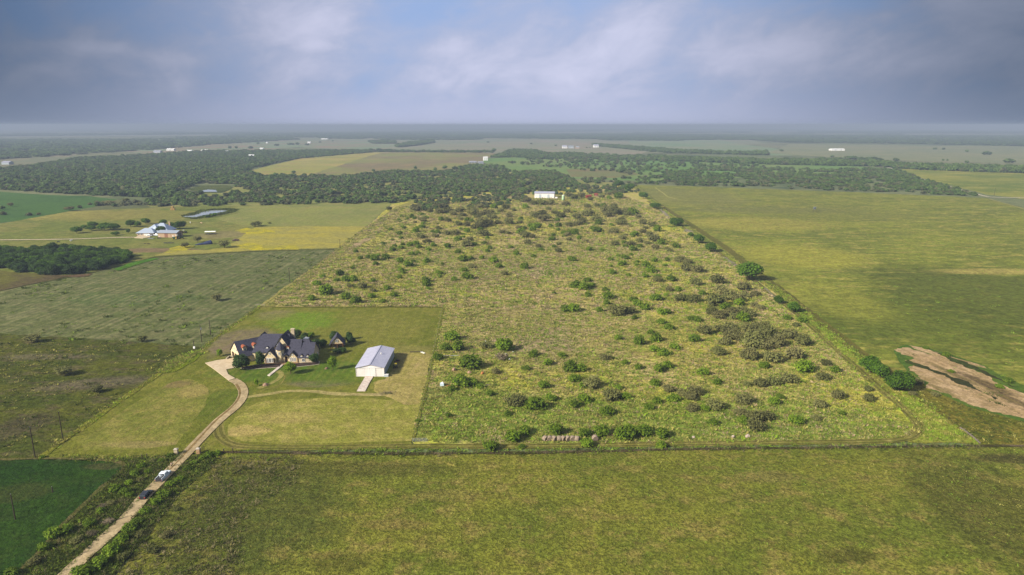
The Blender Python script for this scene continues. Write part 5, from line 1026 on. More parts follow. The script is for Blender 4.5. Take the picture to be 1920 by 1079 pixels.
for i, (px, py, w_, mm, lb) in enumerate(((826, 658.5, 2.5, m_wht, 'white scrap piece nearest the yard fence'), (851, 661, 3.5, m_wht, 'white scrap piece at the foot of the leafy clump'), (869, 659, 2.5, m_galv, 'grey scrap piece behind the bright green bush'), (911, 643.5, 8, m_galv, 'pale grey conical heap in the pasture grass'), (955, 675, 5, m_wht, 'white curved scrap on the ground right of the dead bush'), (948, 665, 4, m_wht, 'white scrap piece against the dead grey bush'), (962, 661, 3, m_wht, 'small white scrap right of the dead grey bush'), (926, 672, 3, m_galv, 'grey scrap piece left of the dead grey bush'), (905, 702, 9, bpy.data.materials['orange_rust'], 'rusty orange scrap beside a small bare bush'), (880, 701, 9, m_rock, 'purplish rubble heap below the bright green bush'), (851, 696, 12, m_rock, 'purplish rubble heap at the left of the bright green bush'), (902, 721.5, 3, m_galv, 'small grey scrap piece left of the dark poles'))):
    rock(px, py, w_, lb, mm, .5, 'scrap_piece' if mm != m_rock else 'rubble_heap', 'scrap' if mm != m_rock else 'rubble')
for i, (px, py, mm) in enumerate(((109.5, 455.5, m_bpaint), (133.5, 453, m_wht), (357, 419, m_wht), (378, 420, m_tan))):
    x, y = W(px, py); t = empty('cow', (x, y, 0), R(20+50*i), ['black cow on the grass below the pale farm drive', 'white cow on the grass below the pale farm drive', 'white cow left of the pair in the field below the pond', 'tan cow right of the pair in the field below the pond'][i], 'cow')
    b = MB(); loft(b, [(-1.0, .25, .2, .75, 1.35), (-.5, .36, .28, .65, 1.42), (.5, .34, .26, .68, 1.42), (.95, .2, .16, .95, 1.5), (1.25, .14, .12, 1.15, 1.6), (1.65, .1, .07, 1.05, 1.35)]); 
    for x_ in (-.8, .6):
        for s in (-1, 1): b.tube((x_, s*.2, .9), (x_+.05, s*.2, 0), .11, .06, 6)
    b.build('body', mm, t); b = MB(); b.tube((-1.0, 0, 1.3), (-1.12, 0, .6), .04, .03, 5); b.build('tail', mm, t)
# ---------------------------------------------------------------- bushes of the rough pasture, read off the photograph
T = {}   # tile: (x0, y0, scale, [(x, ybottom, width)...])
def tile(kind, x0, y0, s, data): return [(x0+a/s, y0+b/s, c/s, kind) for a, b, c in data]
B = []
B += tile('green', 640, 380, 5.994, [(790,175,60),(818,192,45),(960,185,55),(870,195,30),(1120,208,70),(1465,225,60),(1410,210,60),(1450,80,60),(1715,75,80),(1595,55,35),(905,145,40),(645,205,40),(675,165,35),(740,195,35),(915,250,45),(695,295,55),(905,295,70),(555,320,55),(835,340,85),(655,368,65),(670,412,50),(570,430,45),(465,475,50),(690,485,50),(765,500,75),(835,480,70),(870,520,70),(597,505,50),(573,550,75),(670,528,70),(980,548,70),(1035,502,70),(1190,515,75),(1305,430,75),(1370,400,45),(1340,305,35),(1410,340,80),(1565,328,65),(1640,415,50),(1608,475,65),(1500,490,65),(1670,530,60),(1640,562,60),(1310,575,70),(790,600,75),(862,585,55),(160,565,60),(297,635,65),(210,642,60),(370,660,100),(405,615,60),(495,640,100),(380,710,75),(660,680,85),(807,675,50),(955,685,85),(750,728,110),(1135,705,45),(1365,665,110),(1455,645,70),(1580,640,60),(1710,680,105),(1770,740,85),(120,752,50),(668,780,70),(688,805,60),(650,862,65),(45,895,100),(130,895,100),(352,900,70),(1100,815,75),(1108,850,50),(945,905,100),(955,950,100),(980,990,60),(1265,888,75),(1380,780,75),(1415,870,130),(510,985,80),(585,1065,80),(335,1079,80),(1080,355,70),(1025,345,50),(1875,415,30),(1905,520,50),(1085,250,30)])
B += tile('olive', 640, 380, 5.994, [(1100,130,110),(1200,120,110),(1090,70,110),(980,50,100),(860,50,60),(840,105,110),(1000,115,70),(1250,150,80),(1365,160,70),(1480,150,120),(1570,150,80),(1650,140,110),(1340,200,60),(1200,220,70),(915,220,80),(830,235,40),(1320,262,80),(1410,270,80),(1535,180,80),(1590,280,150),(1650,255,100),(1530,300,120),(1690,190,110),(1760,245,80),(1880,170,80),(1880,250,110),(1815,355,70),(1870,360,60),(1590,385,130),(1270,370,100),(1185,370,80),(1085,308,60),(1055,395,70),(890,410,90),(960,460,80),(1440,440,90),(1395,505,110),(1460,745,85),(230,970,110),(95,960,60),(350,1010,70),(1830,825,80),(1470,100,90),(1330,110,90),(1560,70,90),(1780,110,70),(1850,80,90)])
B += tile('green', 960, 330, 5.994, [(100,495,55),(145,605,55),(210,580,70),(285,595,100),(235,625,80),(105,660,110),(435,580,55),(512,515,60),(525,582,80),(150,368,70),(520,620,50),(465,685,65),(450,730,75),(710,412,35),(905,605,60),(960,640,110),(720,632,60),(790,605,40),(755,715,60),(710,670,80),(585,665,70),(645,665,80),(475,810,55),(330,850,65),(45,895,80),(235,920,55),(135,1050,90),(680,965,95),(865,848,70),(1010,845,50),(1120,565,50),(1265,765,60),(1275,808,60),(1365,850,85),(1340,900,45),(1200,915,50),(1108,955,60),(1280,945,85),(1115,1030,50),(1235,1015,80),(1410,980,50),(1400,1020,50),(1510,1028,90),(1605,975,75),(1745,960,60),(1725,1025,55),(1455,945,40),(1640,630,100),(1850,815,90),(1380,690,100),(1090,265,70),(1205,260,110),(1030,360,80),(975,555,80),(1360,440,120),(1440,810,60),(1680,780,90),(1540,1075,80)])
B += tile('olive', 960, 330, 5.994, [(260,475,120),(340,445,100),(400,490,80),(490,435,80),(410,390,60),(555,475,110),(345,520,110),(640,575,80),(730,560,90),(800,545,110),(730,490,110),(850,460,120),(615,420,85),(850,365,80),(960,350,70),(1050,410,110),(950,520,120),(1070,465,110),(1180,445,130),(1150,380,100),(1290,420,100),(1300,455,80),(1420,480,80),(1230,555,110),(1230,520,90),(1470,550,90),(1580,575,80),(85,610,70),(90,540,60),(150,700,110),(225,705,70),(170,770,90),(300,815,70),(530,780,60),(525,865,80),(640,730,60),(620,680,70),(835,750,60),(1155,785,90),(1245,720,80),(1280,680,50),(1150,650,120),(1480,650,80),(1600,740,130),(1550,690,90),(1700,740,60),(1440,755,70),(1520,775,70),(1620,830,80),(1340,790,90),(1740,830,50),(1880,980,80),(1500,600,60),(1780,860,70),(600,340,80),(25,400,50),(430,330,90),(330,330,90),(250,330,80),(170,300,90),(700,270,90),(780,250,90),(640,240,80),(880,280,60),(1010,250,70),(1150,210,70),(1090,220,60),(900,190,70)])
B += tile('green', 960, 440, 3.996, [(90,262,60),(285,305,30),(315,450,35),(565,358,55),(480,405,90),(540,420,80),(600,400,50),(570,468,60),(700,428,50),(720,488,80),(400,580,75),(465,585,90),(655,585,60),(710,535,60),(915,510,60),(945,540,75),(1080,500,85),(1155,468,40),(1125,605,70),(1165,600,60),(920,640,50),(1120,675,65),(1180,718,70),(1040,750,50),(795,795,60),(955,835,90),(1085,808,80),(1075,885,75),(1145,915,85),(1225,868,80),(1370,810,80),(1350,650,60),(1395,660,60),(845,980,50),(950,1015,65),(1105,1035,80),(1170,1010,80),(1435,1060,75),(1430,460,60),(1250,430,60),(1300,505,60),(1000,570,80),(875,318,40),(755,298,55),(1000,325,50),(1040,290,75),(1090,330,50),(1195,355,70),(1605,570,80),(1740,660,100),(1710,540,80),(375,925,60),(160,920,70),(440,1035,110),(520,1035,80),(270,985,70),(1895,1010,70)])
B += tile('olive', 960, 440, 3.996, [(1260,210,70),(1320,225,60),(1310,280,90),(1390,290,90),(1380,385,90),(1095,360,70),(1180,430,60),(1270,505,90),(1365,515,100),(1530,545,130),(1580,450,100),(1540,375,100),(1740,425,90),(1830,470,70),(1635,500,110),(1690,510,90),(1750,480,70),(1820,550,60),(1870,570,60),(1500,605,90),(1550,635,90),(1650,610,100),(1730,595,80),(1790,620,90),(1680,645,80),(1640,720,90),(1570,735,80),(1450,755,100),(1780,745,110),(1670,795,120),(1600,835,80),(1555,905,100),(800,610,110),(760,590,80),(880,600,80),(700,945,80),(1840,700,60),(1820,860,150),(1760,810,100),(1880,800,120),(1790,940,120),(1880,740,110),(1900,870,100)])
B += tile('green', 1200, 620, 3.996, [(585,410,70),(115,420,70),(130,550,60),(250,540,90),(65,600,70),(495,610,70),(550,715,75),(785,715,85),(1010,560,80),(1180,710,90),(1060,520,60),(30,800,110),(170,810,100),(165,890,80),(1470,320,80),(1520,640,50),(940,290,75),(1240,320,130)])
B += tile('olive', 1200, 620, 3.996, [(805,425,60),(910,430,90),(1010,420,100),(1130,400,110),(840,225,120),(1000,245,130),(1170,220,130),(595,190,90),(645,115,80),(720,75,100),(1240,120,120),(1040,130,120),(960,50,120),(1140,70,120),(780,555,110),(1380,380,90),(1490,520,100),(1360,590,90),(1725,540,80),(330,500,80),(420,490,100),(390,530,80),(570,600,110),(400,610,90),(220,470,80),(880,760,120),(870,700,130),(960,680,100),(760,640,80),(1400,270,70),(1330,680,70),(1715,460,60)])
B += tile('green', 760, 620, 3.996, [(345,80,100),(300,155,80),(390,160,100),(245,225,80),(740,160,130),(900,305,60),(420,430,130),(510,420,80),(345,460,60),(640,495,60),(560,440,60),(1095,535,75),(975,605,130),(1270,585,80),(1340,545,90),(1600,450,60),(1650,520,80),(1515,640,100),(1830,600,60),(1345,435,70),(1270,390,90),(1040,440,80),(1870,420,70),(1890,555,70),(325,655,50),(90,690,40),(765,645,60),(895,790,100),(810,840,120),(1130,790,110),(1345,800,90),(1470,800,120),(1680,760,80),(1650,825,140),(1800,780,100),(640,910,100),(870,890,50),(1365,880,100)])
B += tile('olive', 760, 620, 3.996, [(600,140,80),(680,330,60),(830,575,130),(1400,445,120),(1545,530,130)])
B += tile('brown', 760, 620, 3.996, [(720,230,110)])
B += tile('green', 480, 400, 3.996, [(625,472,60),(600,515,40),(495,485,40),(450,545,60),(520,620,110),(510,590,60),(950,675,50),(740,680,80),(665,650,70),(415,660,60)])
B += tile('brown', 480, 400, 3.996, [(545,520,30)])
B += tile('olive', 1340, 460, 4.494, [(690,695,60),(350,430,60)])
LM = [('the white steel barn', 1022, 385), ('the pale green tank', 1062, 392), ('the two red sheds', 1112, 385), ('the row of hay bales', 1060, 800), ('the yard fence junk', 890, 690), ('the far right yard corner', 835, 560), ('the back yard fence', 650, 560), ('the yellow flower field', 705, 470), ('the lone tree by the lane', 760, 410), ('the big fence-line oak', 1380, 520), ('the two lower right oaks', 1590, 690), ('the lower right track bend', 1620, 780), ('the dense grey thicket', 1440, 620), ('the pale hay heaps', 1360, 790), ('the pasture pipe gate', 800, 790), ('the lower middle pasture', 1150, 700), ('the open middle of the pasture', 1090, 580), ('the upper middle pasture', 1000, 480), ('the left middle pasture', 850, 480), ('the upper right pasture', 1230, 440), ('the top centre of the pasture', 900, 400), ('the middle right pasture', 1270, 560), ('the purple-grey centre grass', 1050, 650), ('the lower right pasture', 1450, 720)]
groups = {}
for i, (px, py, w_, k) in enumerate(B):
    j = min(range(len(LM)), key=lambda q: (LM[q][1]-px)**2+(2.2*(LM[q][2]-py))**2)
    size = 'small' if w_ < 15 else 'large'
    if py < 470: size = 'small' if w_ < 12 else 'large'
    groups.setdefault((j, k, size), []).append(i)
lab = {}
for (j, k, size), idx in groups.items():
    idx.sort(key=lambda i: B[i][0]); kn = {'green': 'leafy green', 'olive': 'grey-green', 'brown': 'bare grey'}[k]
    for n, i in enumerate(idx):
        if len(idx) == 1: lab[i] = 'only %s %s bush near %s' % (size, kn, LM[j][0])
        else:
            o_ = ('leftmost' if n == 0 else 'rightmost' if n == len(idx)-1 else ords[n]+' from left' if n < len(idx)/2 else ords[len(idx)-1-n]+' from right') if len(idx) > 2 else ('left', 'right')[n]+'-hand'
            lab[i] = '%s %s bush, %s of those near %s' % (size, kn, o_, LM[j][0])
for i, (px, py, w_, k) in enumerate(B):
    bush(px, py, w_*(1.16 if k == 'green' else 1.24 if k == 'olive' else 1.0), k, lab[i], 'bush', group={'green': 'leafy green bushes in the rough pasture', 'olive': 'grey-green bushes in the rough pasture', 'brown': 'bare bushes in the rough pasture'}[k], hk=.95 if k == 'green' else .9)
bush(882, 694, 46, 'green', 'largest bright green bush, beside the rubble in the junk patch', 'bush', hk=1.0)
# ---- single trees
def trees(rows, kind, cat='tree', name='tree', **kw):
    for px, py, w_, h_, lb in rows: tree(px, py, w_, h_, kind, lb, cat, name, **kw)
trees([(1404, 527, 50, 39, 'big green oak on the right fence line beside the worn lane'), (1632, 700, 42, 36, 'left one of the pair of big oaks near the bare soil'), (1650, 709, 34, 30, 'middle oak between the pair near the bare soil'), (1685, 734, 50, 42, 'right one of the pair of big oaks near the bare soil'),
       (1333, 473, 26, 20, 'round green tree on the fence line, next before the big oak'), (1310, 457, 22, 19, 'dark green tree on the fence line above the round one'), (1269, 425, 27, 18, 'spreading green tree on the fence line where gravel begins'), (1228, 392, 22, 12, 'low dark tree on the fence line opposite the pale track'), (1206, 373, 19, 14, 'small oak near the top end of the fence line'), (1180, 358, 20, 15, 'green tree at the top end of the fence line'), (1160, 351, 20, 13, 'leftmost green tree at the top end of the fence line'), (1295, 444, 12, 9, 'tiny tree beside the grey gravel bank'), (1460, 570, 20, 17, 'small round tree by the track below the big oak'), (1488, 587, 26, 22, 'second small tree by the track below the big oak')], 'oak', name='oak_tree')
trees([(455, 694, 34, 33, 'big dark evergreen tree before the garage wing'), (489, 690, 19, 36, 'tall dark slim tree between garage wing and front gable'), (590, 684, 21, 23, 'round dark tree before the right wing of the house'), (544, 637, 14, 14, 'dark tree behind the chimney, left of three'), (557, 638, 18, 22, 'dark tree behind the chimney, tallest of three'), (571, 640, 17, 18, 'dark tree behind the chimney, right of three'),
       (593, 652, 20, 18, 'dark tree between the house and the pavilion, left one'), (606, 652, 18, 18, 'dark tree between the house and the pavilion, right one'), (628, 639, 20, 20, 'dark tree rising behind the left side of the pavilion'), (655, 638, 13, 18, 'upper dark tree right of the pavilion'), (658, 647, 20, 20, 'lower dark tree right of the pavilion'), (632, 664, 16, 12, 'low dark bush before the pavilion, left one'), (643, 662, 17, 12, 'low dark bush before the pavilion, right one')], 'dark', name='evergreen_tree')
trees([(545, 703, 27, 28, 'bright green young tree on the lawn beside the front walk'), (624, 695, 20, 31, 'slim bright green tree in the middle of the lawn')], 'lime', name='lawn_tree')
trees([(412.5, 669, 13, 16, 'yellow-green young tree left of the garage wing'), (481, 725, 10, 17, 'little green tree inside the curved ruts'), (583, 634, 18, 12, 'pale green tree behind the house roof'), (622, 630, 8, 6, 'little yellow-green shrub behind the pavilion')], 'lime', name='young_tree')
trees([(62, 643, 30, 19, 'dark round tree alone on the left pasture'), (266, 642, 20, 16, 'small grey tree alone on the left pasture toward the poles'), (122, 704, 32, 21, 'faint grey-green tree in the weedy left pasture'), (182, 737, 22, 17, 'small grey bush-like tree low in the weedy left pasture'), (406, 565, 21, 16, 'lone bare grey tree in the streaked pasture'), (730, 397, 12, 12, 'lone dark tree beside the diagonal lane'), (479, 425, 24, 11, 'dark spreading tree at the corner of the mown pasture'), (505, 420, 7, 4, 'tiny dark bush right of the spreading tree'), (421, 465, 24, 17, 'dark round tree right of the blue tarp'), (347, 465, 18, 11, 'dark tree left of the blue tarp'), (371, 455, 17, 15, 'bare grey tree above the blue tarp'), (130, 396, 20, 10, 'dark tree at the edge of the green crop field'), (20, 388, 11, 9, 'tree standing in the green crop field'), (205, 384, 26, 9, 'brown spreading tree in the scrub beyond the crop field'), (237, 379, 14, 9, 'small green tree in the scrub beyond the crop field')], 'olive', name='pasture_tree')
trees([(144, 438, 22, 14, 'round green tree, leftmost of the row left of the farmhouse'), (158, 430, 13, 9, 'small green tree, upper left of the row left of the farmhouse'), (175, 427, 21, 12, 'green tree, upper one in the row left of the farmhouse'), (172, 433, 20, 11, 'green tree, lower one in the row left of the farmhouse'), (196, 432, 26, 15, 'broad green tree in the row left of the farmhouse'), (212, 432, 28, 14, 'rightmost green tree of the row left of the farmhouse'),
       (217, 442, 16, 8, 'low green bush on the lawn left of the farm drive'), (241, 438, 9, 10, 'small upright tree at the left of the farm pad'), (245, 426, 18, 15, 'round green tree behind the left of the farmhouse'), (259, 426, 16, 12, 'green tree touching the back left of the farmhouse'), (274, 421, 18, 13, 'green tree behind the farmhouse roof'), (306, 422, 14, 11, 'green tree at the back right of the farmhouse'), (300, 439, 22, 16, 'green tree between the farmhouse and the tan shed'), (325, 430, 20, 14, 'green tree behind the tan shed'), (337, 430, 22, 17, 'dark green tree to the right behind the tan shed'), (402, 406, 12, 7, 'small dark tree on the near bank of the pond'), (388, 408, 16, 5, 'low green bushes on the near bank of the pond')], 'oak', name='farm_tree')
# ---- far standing trees
for i, (px, py, w_, h_) in enumerate(((695, 285, 9, 7), (711, 285, 12, 7), (728, 285, 14, 6), (740, 285, 8, 5), (754, 285, 9, 5), (926, 286, 11, 8), (834, 318, 12, 8), (779, 318, 9, 7), (816, 320, 9, 6), (700, 322, 7, 5), (551, 326, 9, 6), (912, 318, 14, 10), (1541, 300, 12, 6), (1615, 300, 12, 6), (1678, 302, 9, 6), (1684, 302, 6, 5), (1850, 291, 16, 8), (1891, 306, 20, 9), (1753, 281, 8, 4), (1769, 281, 8, 4), (1813, 286, 8, 5), (1465, 285, 9, 5), (1560, 296, 8, 5), (1768, 302, 5, 4), (1776, 302, 5, 4), (1812, 306, 8, 5), (1459, 317, 8, 6), (1342, 315, 9, 5), (1170, 321, 6, 4), (1258, 332, 9, 5), (846, 263, 6, 3), (1042, 274, 6, 3), (996, 271, 6, 3), (915, 268, 6, 3), (1100, 278, 4, 2), (1106, 278, 4, 2), (431, 279, 9, 5), (443, 279, 7, 5), (470, 279, 12, 5), (545, 272, 14, 4), (558, 272, 10, 5), (576, 273, 9, 4), (519, 274, 12, 4), (484, 271, 8, 4), (600, 268, 6, 3), (624, 266, 5, 3))):
    zone = 'the brown hay fields' if px < 935 and py > 282 else 'the far left farms' if px < 640 else 'the far middle fields' if px < 1300 else 'the far right fields'
    tree(px, py, w_, h_, 'wood', '', 'tree', 'distant_tree', lift=.05, group='distant single trees')
    o = bpy.data.objects[[x.name for x in bpy.data.objects if x.name.startswith('distant_tree')][-1]]
    FT = globals().setdefault('FT', {}); FT.setdefault(zone, []).append((px, py, o))
for zone, L in FT.items():
    L.sort(key=lambda q: (q[0], q[1]))
    for n, (a_, b_, o) in enumerate(L): o['label'] = 'distant single tree, %s from the left %s' % (ords[n] if n < len(ords) else 'far '+ords[n-20], ('across ' if 'fields' in zone else 'around ')+zone)
# roadside bushes
RB = [(212, 925, 26, 'green'), (232, 930, 24, 'green'), (243, 934, 18, 'green'), (187, 965, 20, 'green'), (165, 990, 26, 'green'), (95, 1012, 34, 'green'), (118, 1004, 30, 'green'), (80, 1035, 26, 'green'), (140, 1022, 26, 'olive'), (60, 1062, 30, 'olive'), (350, 885, 18, 'green'), (362, 872, 14, 'green'), (391, 860, 22, 'green'), (405, 856, 18, 'green'), (378, 864, 16, 'green'), (335, 905, 20, 'green'), (318, 915, 22, 'green'), (305, 935, 26, 'green'), (290, 950, 24, 'green'), (270, 966, 24, 'green'), (255, 985, 26, 'green'), (240, 1000, 30, 'green'), (262, 1010, 24, 'olive'), (225, 1020, 30, 'green'), (205, 1045, 36, 'green'), (180, 1070, 40, 'green'), (230, 1052, 28, 'olive'), (300, 868, 14, 'green'), (285, 868, 16, 'olive'), (262, 880, 18, 'green'), (250, 895, 20, 'green'), (262, 905, 16, 'olive'), (240, 912, 18, 'green'), (318, 858, 14, 'green'), (205, 950, 18, 'olive'), (170, 1008, 22, 'brown'), (200, 985, 22, 'brown'), (192, 955, 20, 'brown'), (278, 888, 14, 'green'), (310, 1010, 24, 'olive'), (285, 1040, 26, 'olive'), (330, 960, 16, 'olive'), (502, 866, 10, 'green'), (78, 862, 12, 'green'), (20, 1085, 30, 'green'), (150, 1085, 40, 'green'), (120, 1095, 20, 'brown')]
side = {}
for px, py, w_, k in RB:
    cx = 297+(907-py)*1.0 if py < 907 else 297-(py-907)*1.0
    s_ = 'right' if px > cx else 'left'; side.setdefault((s_, k), []).append((py, px, w_))
for (s_, k), L in side.items():
    L.sort()
    for n, (py, px, w_) in enumerate(L):
        bush(px, py, w_, k, '%s roadside bush, %s from the gate on the %s of the gravel road' % ({'green': 'green', 'olive': 'grey-green', 'brown': 'bare grey'}[k], (ords[n] if n < 20 else ords[n-20]+' past twentieth'), s_), 'bush', 'roadside_bush' if k != 'brown' else 'bare_bush', group='roadside bushes', hk=.8)
# bushes by the bare soil and weeds
for px, py, w_, k, lb in ((1737, 656, 14, 'green', 'small bush at the top edge of the bare soil'), (1777, 670, 18, 'green', 'bush farther along the top edge of the bare soil'), (1785, 700, 12, 'green', 'bush standing in the bare soil'), (1877, 730, 18, 'green', 'bush in the right part of the bare soil'), (1893, 720, 20, 'green', 'bush above the right part of the bare soil'), (1722, 722, 26, 'olive', 'grey bush right beside the right oak'), (1756, 745, 18, 'olive', 'low grey bush below the bare soil'), (1712, 742, 16, 'olive', 'low grey bush at the foot of the right oak'), (1478, 601, 20, 'green', 'low green weeds-bush between the two small track trees'), (1506, 606, 22, 'green', 'low green bush below the second small track tree'), (1755, 838, 14, 'olive', 'low olive bush by the grey logs')):
    bush(px, py, w_, k, lb, 'bush', hk=.75)
# ---------------------------------------------------------------- woods: too many to count
# dense lot at the left (individual look, several hundred crowns)
def wood(name, polys, spacing, size, dens_k=1.0, seed=1, olive=.0, clump=0, holes=(), hh=(.75, 1.05), **kw):
    P = fill(polys, dens_k/spacing**2, seed, clump, holes=holes); r = np.random.default_rng(seed+5); n = len(P); s = r.uniform(*size, n)
    scl = np.stack([s, s, s*r.uniform(*hh, n)], 1); k = r.uniform(0, 1, n) < olive
    if (~k).sum(): scatter(name, P[~k], scl[~k], MESH['wood'], **kw)
    if k.sum(): scatter(name, P[k], scl[k], MESH['woodolive'], **kw)
lot = [(-260, 468), (0, 472), (60, 474), (120, 470), (190, 473), (235, 478), (250, 488), (205, 503), (150, 514), (90, 517), (40, 511), (0, 506), (-260, 505)]
P = fill([lot], .045, 3); r_ = np.random.default_rng(8); order = np.argsort(P[:, 1]); P = P[order]; s_ = r_.uniform(7, 11, len(P))
scatter('wood_lot_trees', P, np.stack([s_, s_, s_*r_.uniform(.62, .85, len(P))], 1), MESH['oak'][:2]+MESH['dark'][:2])
big = [(-500, 318), (0, 318), (60, 312), (150, 298), (300, 290), (400, 284), (640, 283), (700, 286), (560, 298), (480, 315), (458, 324), (500, 331), (575, 331), (500, 345), (430, 346), (380, 345), (350, 352), (330, 362), (300, 372), (180, 367), (100, 363), (0, 356), (-500, 348)]
wood('woodland', [big], 8.0, (5, 14), 1.0, 11, .22, .16, hh=(.5, 1.0))
mid = [(300, 372), (330, 362), (420, 362), (440, 350), (575, 331), (660, 330), (740, 322), (850, 324), (940, 322), (1040, 322), (1075, 338), (1085, 350), (1000, 357), (960, 372), (780, 376), (735, 382), (560, 384), (440, 387), (280, 389), (270, 384)]
wood('woodland', [mid], 8.0, (7, 11), 1.0, 12, .45, .50, hh=(.6, 1.0))
wood('brushland', [[(780, 378), (960, 372), (1000, 350), (1190, 347), (1200, 362), (1080, 368), (980, 380), (900, 392), (800, 398), (770, 392)]], 9, (6, 9), 1.0, 13, .7, .5, holes=[[(990, 378), (990, 366), (1075, 366), (1075, 380)]])
wood('brushland', [[(1190, 345), (1230, 330), (1310, 318), (1500, 317), (1680, 318), (1720, 333), (1760, 346), (1838, 369), (1600, 359), (1300, 349)]], 9, (7, 11), 1.0, 14, .35, .58, hh=(.6, .85))
wood('brushland', [[(1060, 336), (1230, 332), (1190, 345), (1090, 347)]], 14, (6, 10), 1.0, 15, .6, .45)
wood('tree_line', [[(1215, 296), (1330, 300), (1440, 304), (1560, 303), (1640, 308), (1720, 313), (1925, 318), (2400, 326), (2400, 335), (1925, 326), (1720, 319), (1640, 313), (1440, 309), (1210, 301)]], 9, (12, 18), 1.2, 16, .1)
wood('tree_line', [[(990, 290), (1060, 289), (1200, 294), (1220, 301), (1100, 299), (985, 298)]], 12, (10, 16), 1.0, 17, .2, .4)
wood('tree_line', [[(920, 296), (960, 282), (1000, 283), (1030, 290), (980, 296)]], 10, (10, 14), 1.0, 18, .1, .25)
wood('tree_line', [[(1110, 272), (1180, 276), (1240, 281), (1290, 285), (1400, 288), (1440, 285), (1440, 292), (1340, 290), (1240, 287), (1120, 275)]], 12, (12, 18), 1.0, 19, .1, .35)
wood('tree_line', [[(640, 285), (760, 286), (925, 287), (925, 285), (760, 284), (640, 283)]], 12, (9, 13), 1.2, 20, .2, .3)
wood('tree_line', [[(850, 318), (880, 312), (935, 312), (950, 318), (940, 324), (860, 324)], [(790, 326), (850, 322), (850, 328), (800, 330)]], 10, (8, 12), 1.0, 21, .2, .4)
wood('tree_line', [[(742, 275), (770, 268), (810, 265), (815, 268), (780, 274), (745, 277)], [(690, 266), (742, 266), (742, 270), (700, 270)]], 14, (14, 20), 1.2, 22, .1)
wood('brushland', [[(0, 392), (40, 408), (75, 400), (80, 404), (0, 416)], [(130, 396), (180, 380), (260, 378), (290, 388), (200, 392)]], 12, (5, 8), 1.0, 23, .8, .52)
far_polys = [[(-900, 262), (0, 263), (300, 262), (480, 252), (560, 262), (420, 270), (270, 282), (0, 300), (-900, 310)], [(430, 252), (560, 250), (850, 247), (1000, 252), (1200, 252), (1400, 254), (1480, 262), (1300, 263), (1060, 261), (850, 259), (700, 259), (560, 258)], [(1350, 256), (1500, 254), (2000, 256), (2600, 262), (2600, 285), (1980, 276), (1700, 270), (1480, 268), (1400, 262)], [(0, 253), (500, 248), (500, 251), (0, 256)], [(1500, 246), (2200, 247), (2200, 251), (1500, 250)], [(800, 243), (1500, 243), (1500, 245), (800, 245)], [(1640, 308), (1600, 300), (1560, 298), (1640, 300)]]
wood('far_woodland', far_polys, 32, (34, 52), 1.0, 24, .05, .30, hh=(.22, .32))
rb_ = random.Random(77); bands = []
for i in range(46):
    y_ = 241+rb_.random()**1.3*24; x_ = rb_.uniform(-60, 1950); L_ = rb_.uniform(40, 260); sl_ = rb_.uniform(-.012, .012); t_ = .35+(y_-238)*.045
    bands.append([(x_, y_), (x_+L_, y_+sl_*L_), (x_+L_*.9, y_+sl_*L_*.9+t_), (x_+L_*.1, y_+t_)])
wood('far_woodland', bands, 26, (30, 44), 1.3, 27, .05, hh=(.24, .36))
# scattered scrub dots over the far green range
wood('brushland', [[(930, 305), (1200, 300), (1440, 312), (1440, 318), (1200, 330), (1060, 318)], [(980, 296), (1200, 298), (1215, 305), (1000, 306)]], 22, (7, 12), 1.0, 25, .4, .5)
# ---------------------------------------------------------------- grass tufts, weeds
def tuft(name, seed, n, hgt, spread, m, wdt=.07):
    q = random.Random(seed); b = MB()
    for i in range(n):
        a = q.uniform(0, 6.28); d = spread*math.sqrt(q.random())*.6; x, y = math.cos(a)*d, math.sin(a)*d; l = q.uniform(.4, 1.1)*spread*.5; h = hgt*q.uniform(.6, 1.1); t = q.uniform(0, 3.14)
        wx, wy = math.cos(t)*wdt, math.sin(t)*wdt; b.add([(x-wx, y-wy, 0), (x+wx, y+wy, 0), (x+math.cos(a)*l*.5+wx*.6, y+math.sin(a)*l*.5+wy*.6, h*.7), (x+math.cos(a)*l, y+math.sin(a)*l, h)], [(0, 1, 2), (0, 2, 3)])
    me = bpy.data.meshes.new(name); me.from_pydata(b.v, [], b.f); me.materials.append(m); me.update(); return me
def tset(nm, a, b, c, hgt, spread, n=16, wdt=.07): m = leafmat(nm, tuple(min(.8, x*1.38) for x in a), tuple(min(.8, x*1.38) for x in b), tuple(min(.8, x*1.3) for x in c), .6, upn=.6, vr=(.5, 1.4)); return [tuft(nm, i, n, hgt, spread, m, wdt) for i in range(4)]
def tufts(name, polys, dens, protos, s=(.6, 1.4), clump=0, seed=5, csc=.05, holes=(), par=None):
    P = fill(polys, dens, seed, clump, csc, holes=holes); r = np.random.default_rng(seed); q = r.uniform(*s, len(P)); scatter(name, P, np.stack([q, q, q*r.uniform(.7, 1.3, len(P))], 1), protos)
    return len(P)
t_yel = tset('bunch_grass_yellow', C(164, 160, 82), C(150, 152, 72), C(188, 174, 114), .55, .9); t_grn = tset('bunch_grass_green', C(96, 128, 42), C(116, 142, 50), C(146, 158, 70), .55, .9)
t_mauve = tset('dry_weed_mauve', C(182, 158, 130), C(160, 142, 104), C(200, 176, 146), .5, .9); t_lime = tset('lush_grass', C(134, 162, 50), C(118, 150, 44), C(160, 176, 76), .5, 1.0)
t_fg = tset('field_grass', C(116, 122, 50), C(100, 112, 42), C(148, 138, 76), .32, .8, 14); t_dk = tset('dark_weed', C(66, 84, 28), C(82, 98, 34), C(104, 110, 52), .6, 1.0, 20)
t_bare = tset('grey_weed', C(122, 116, 76), C(142, 130, 100), C(98, 98, 58), .6, 1.1, 18)
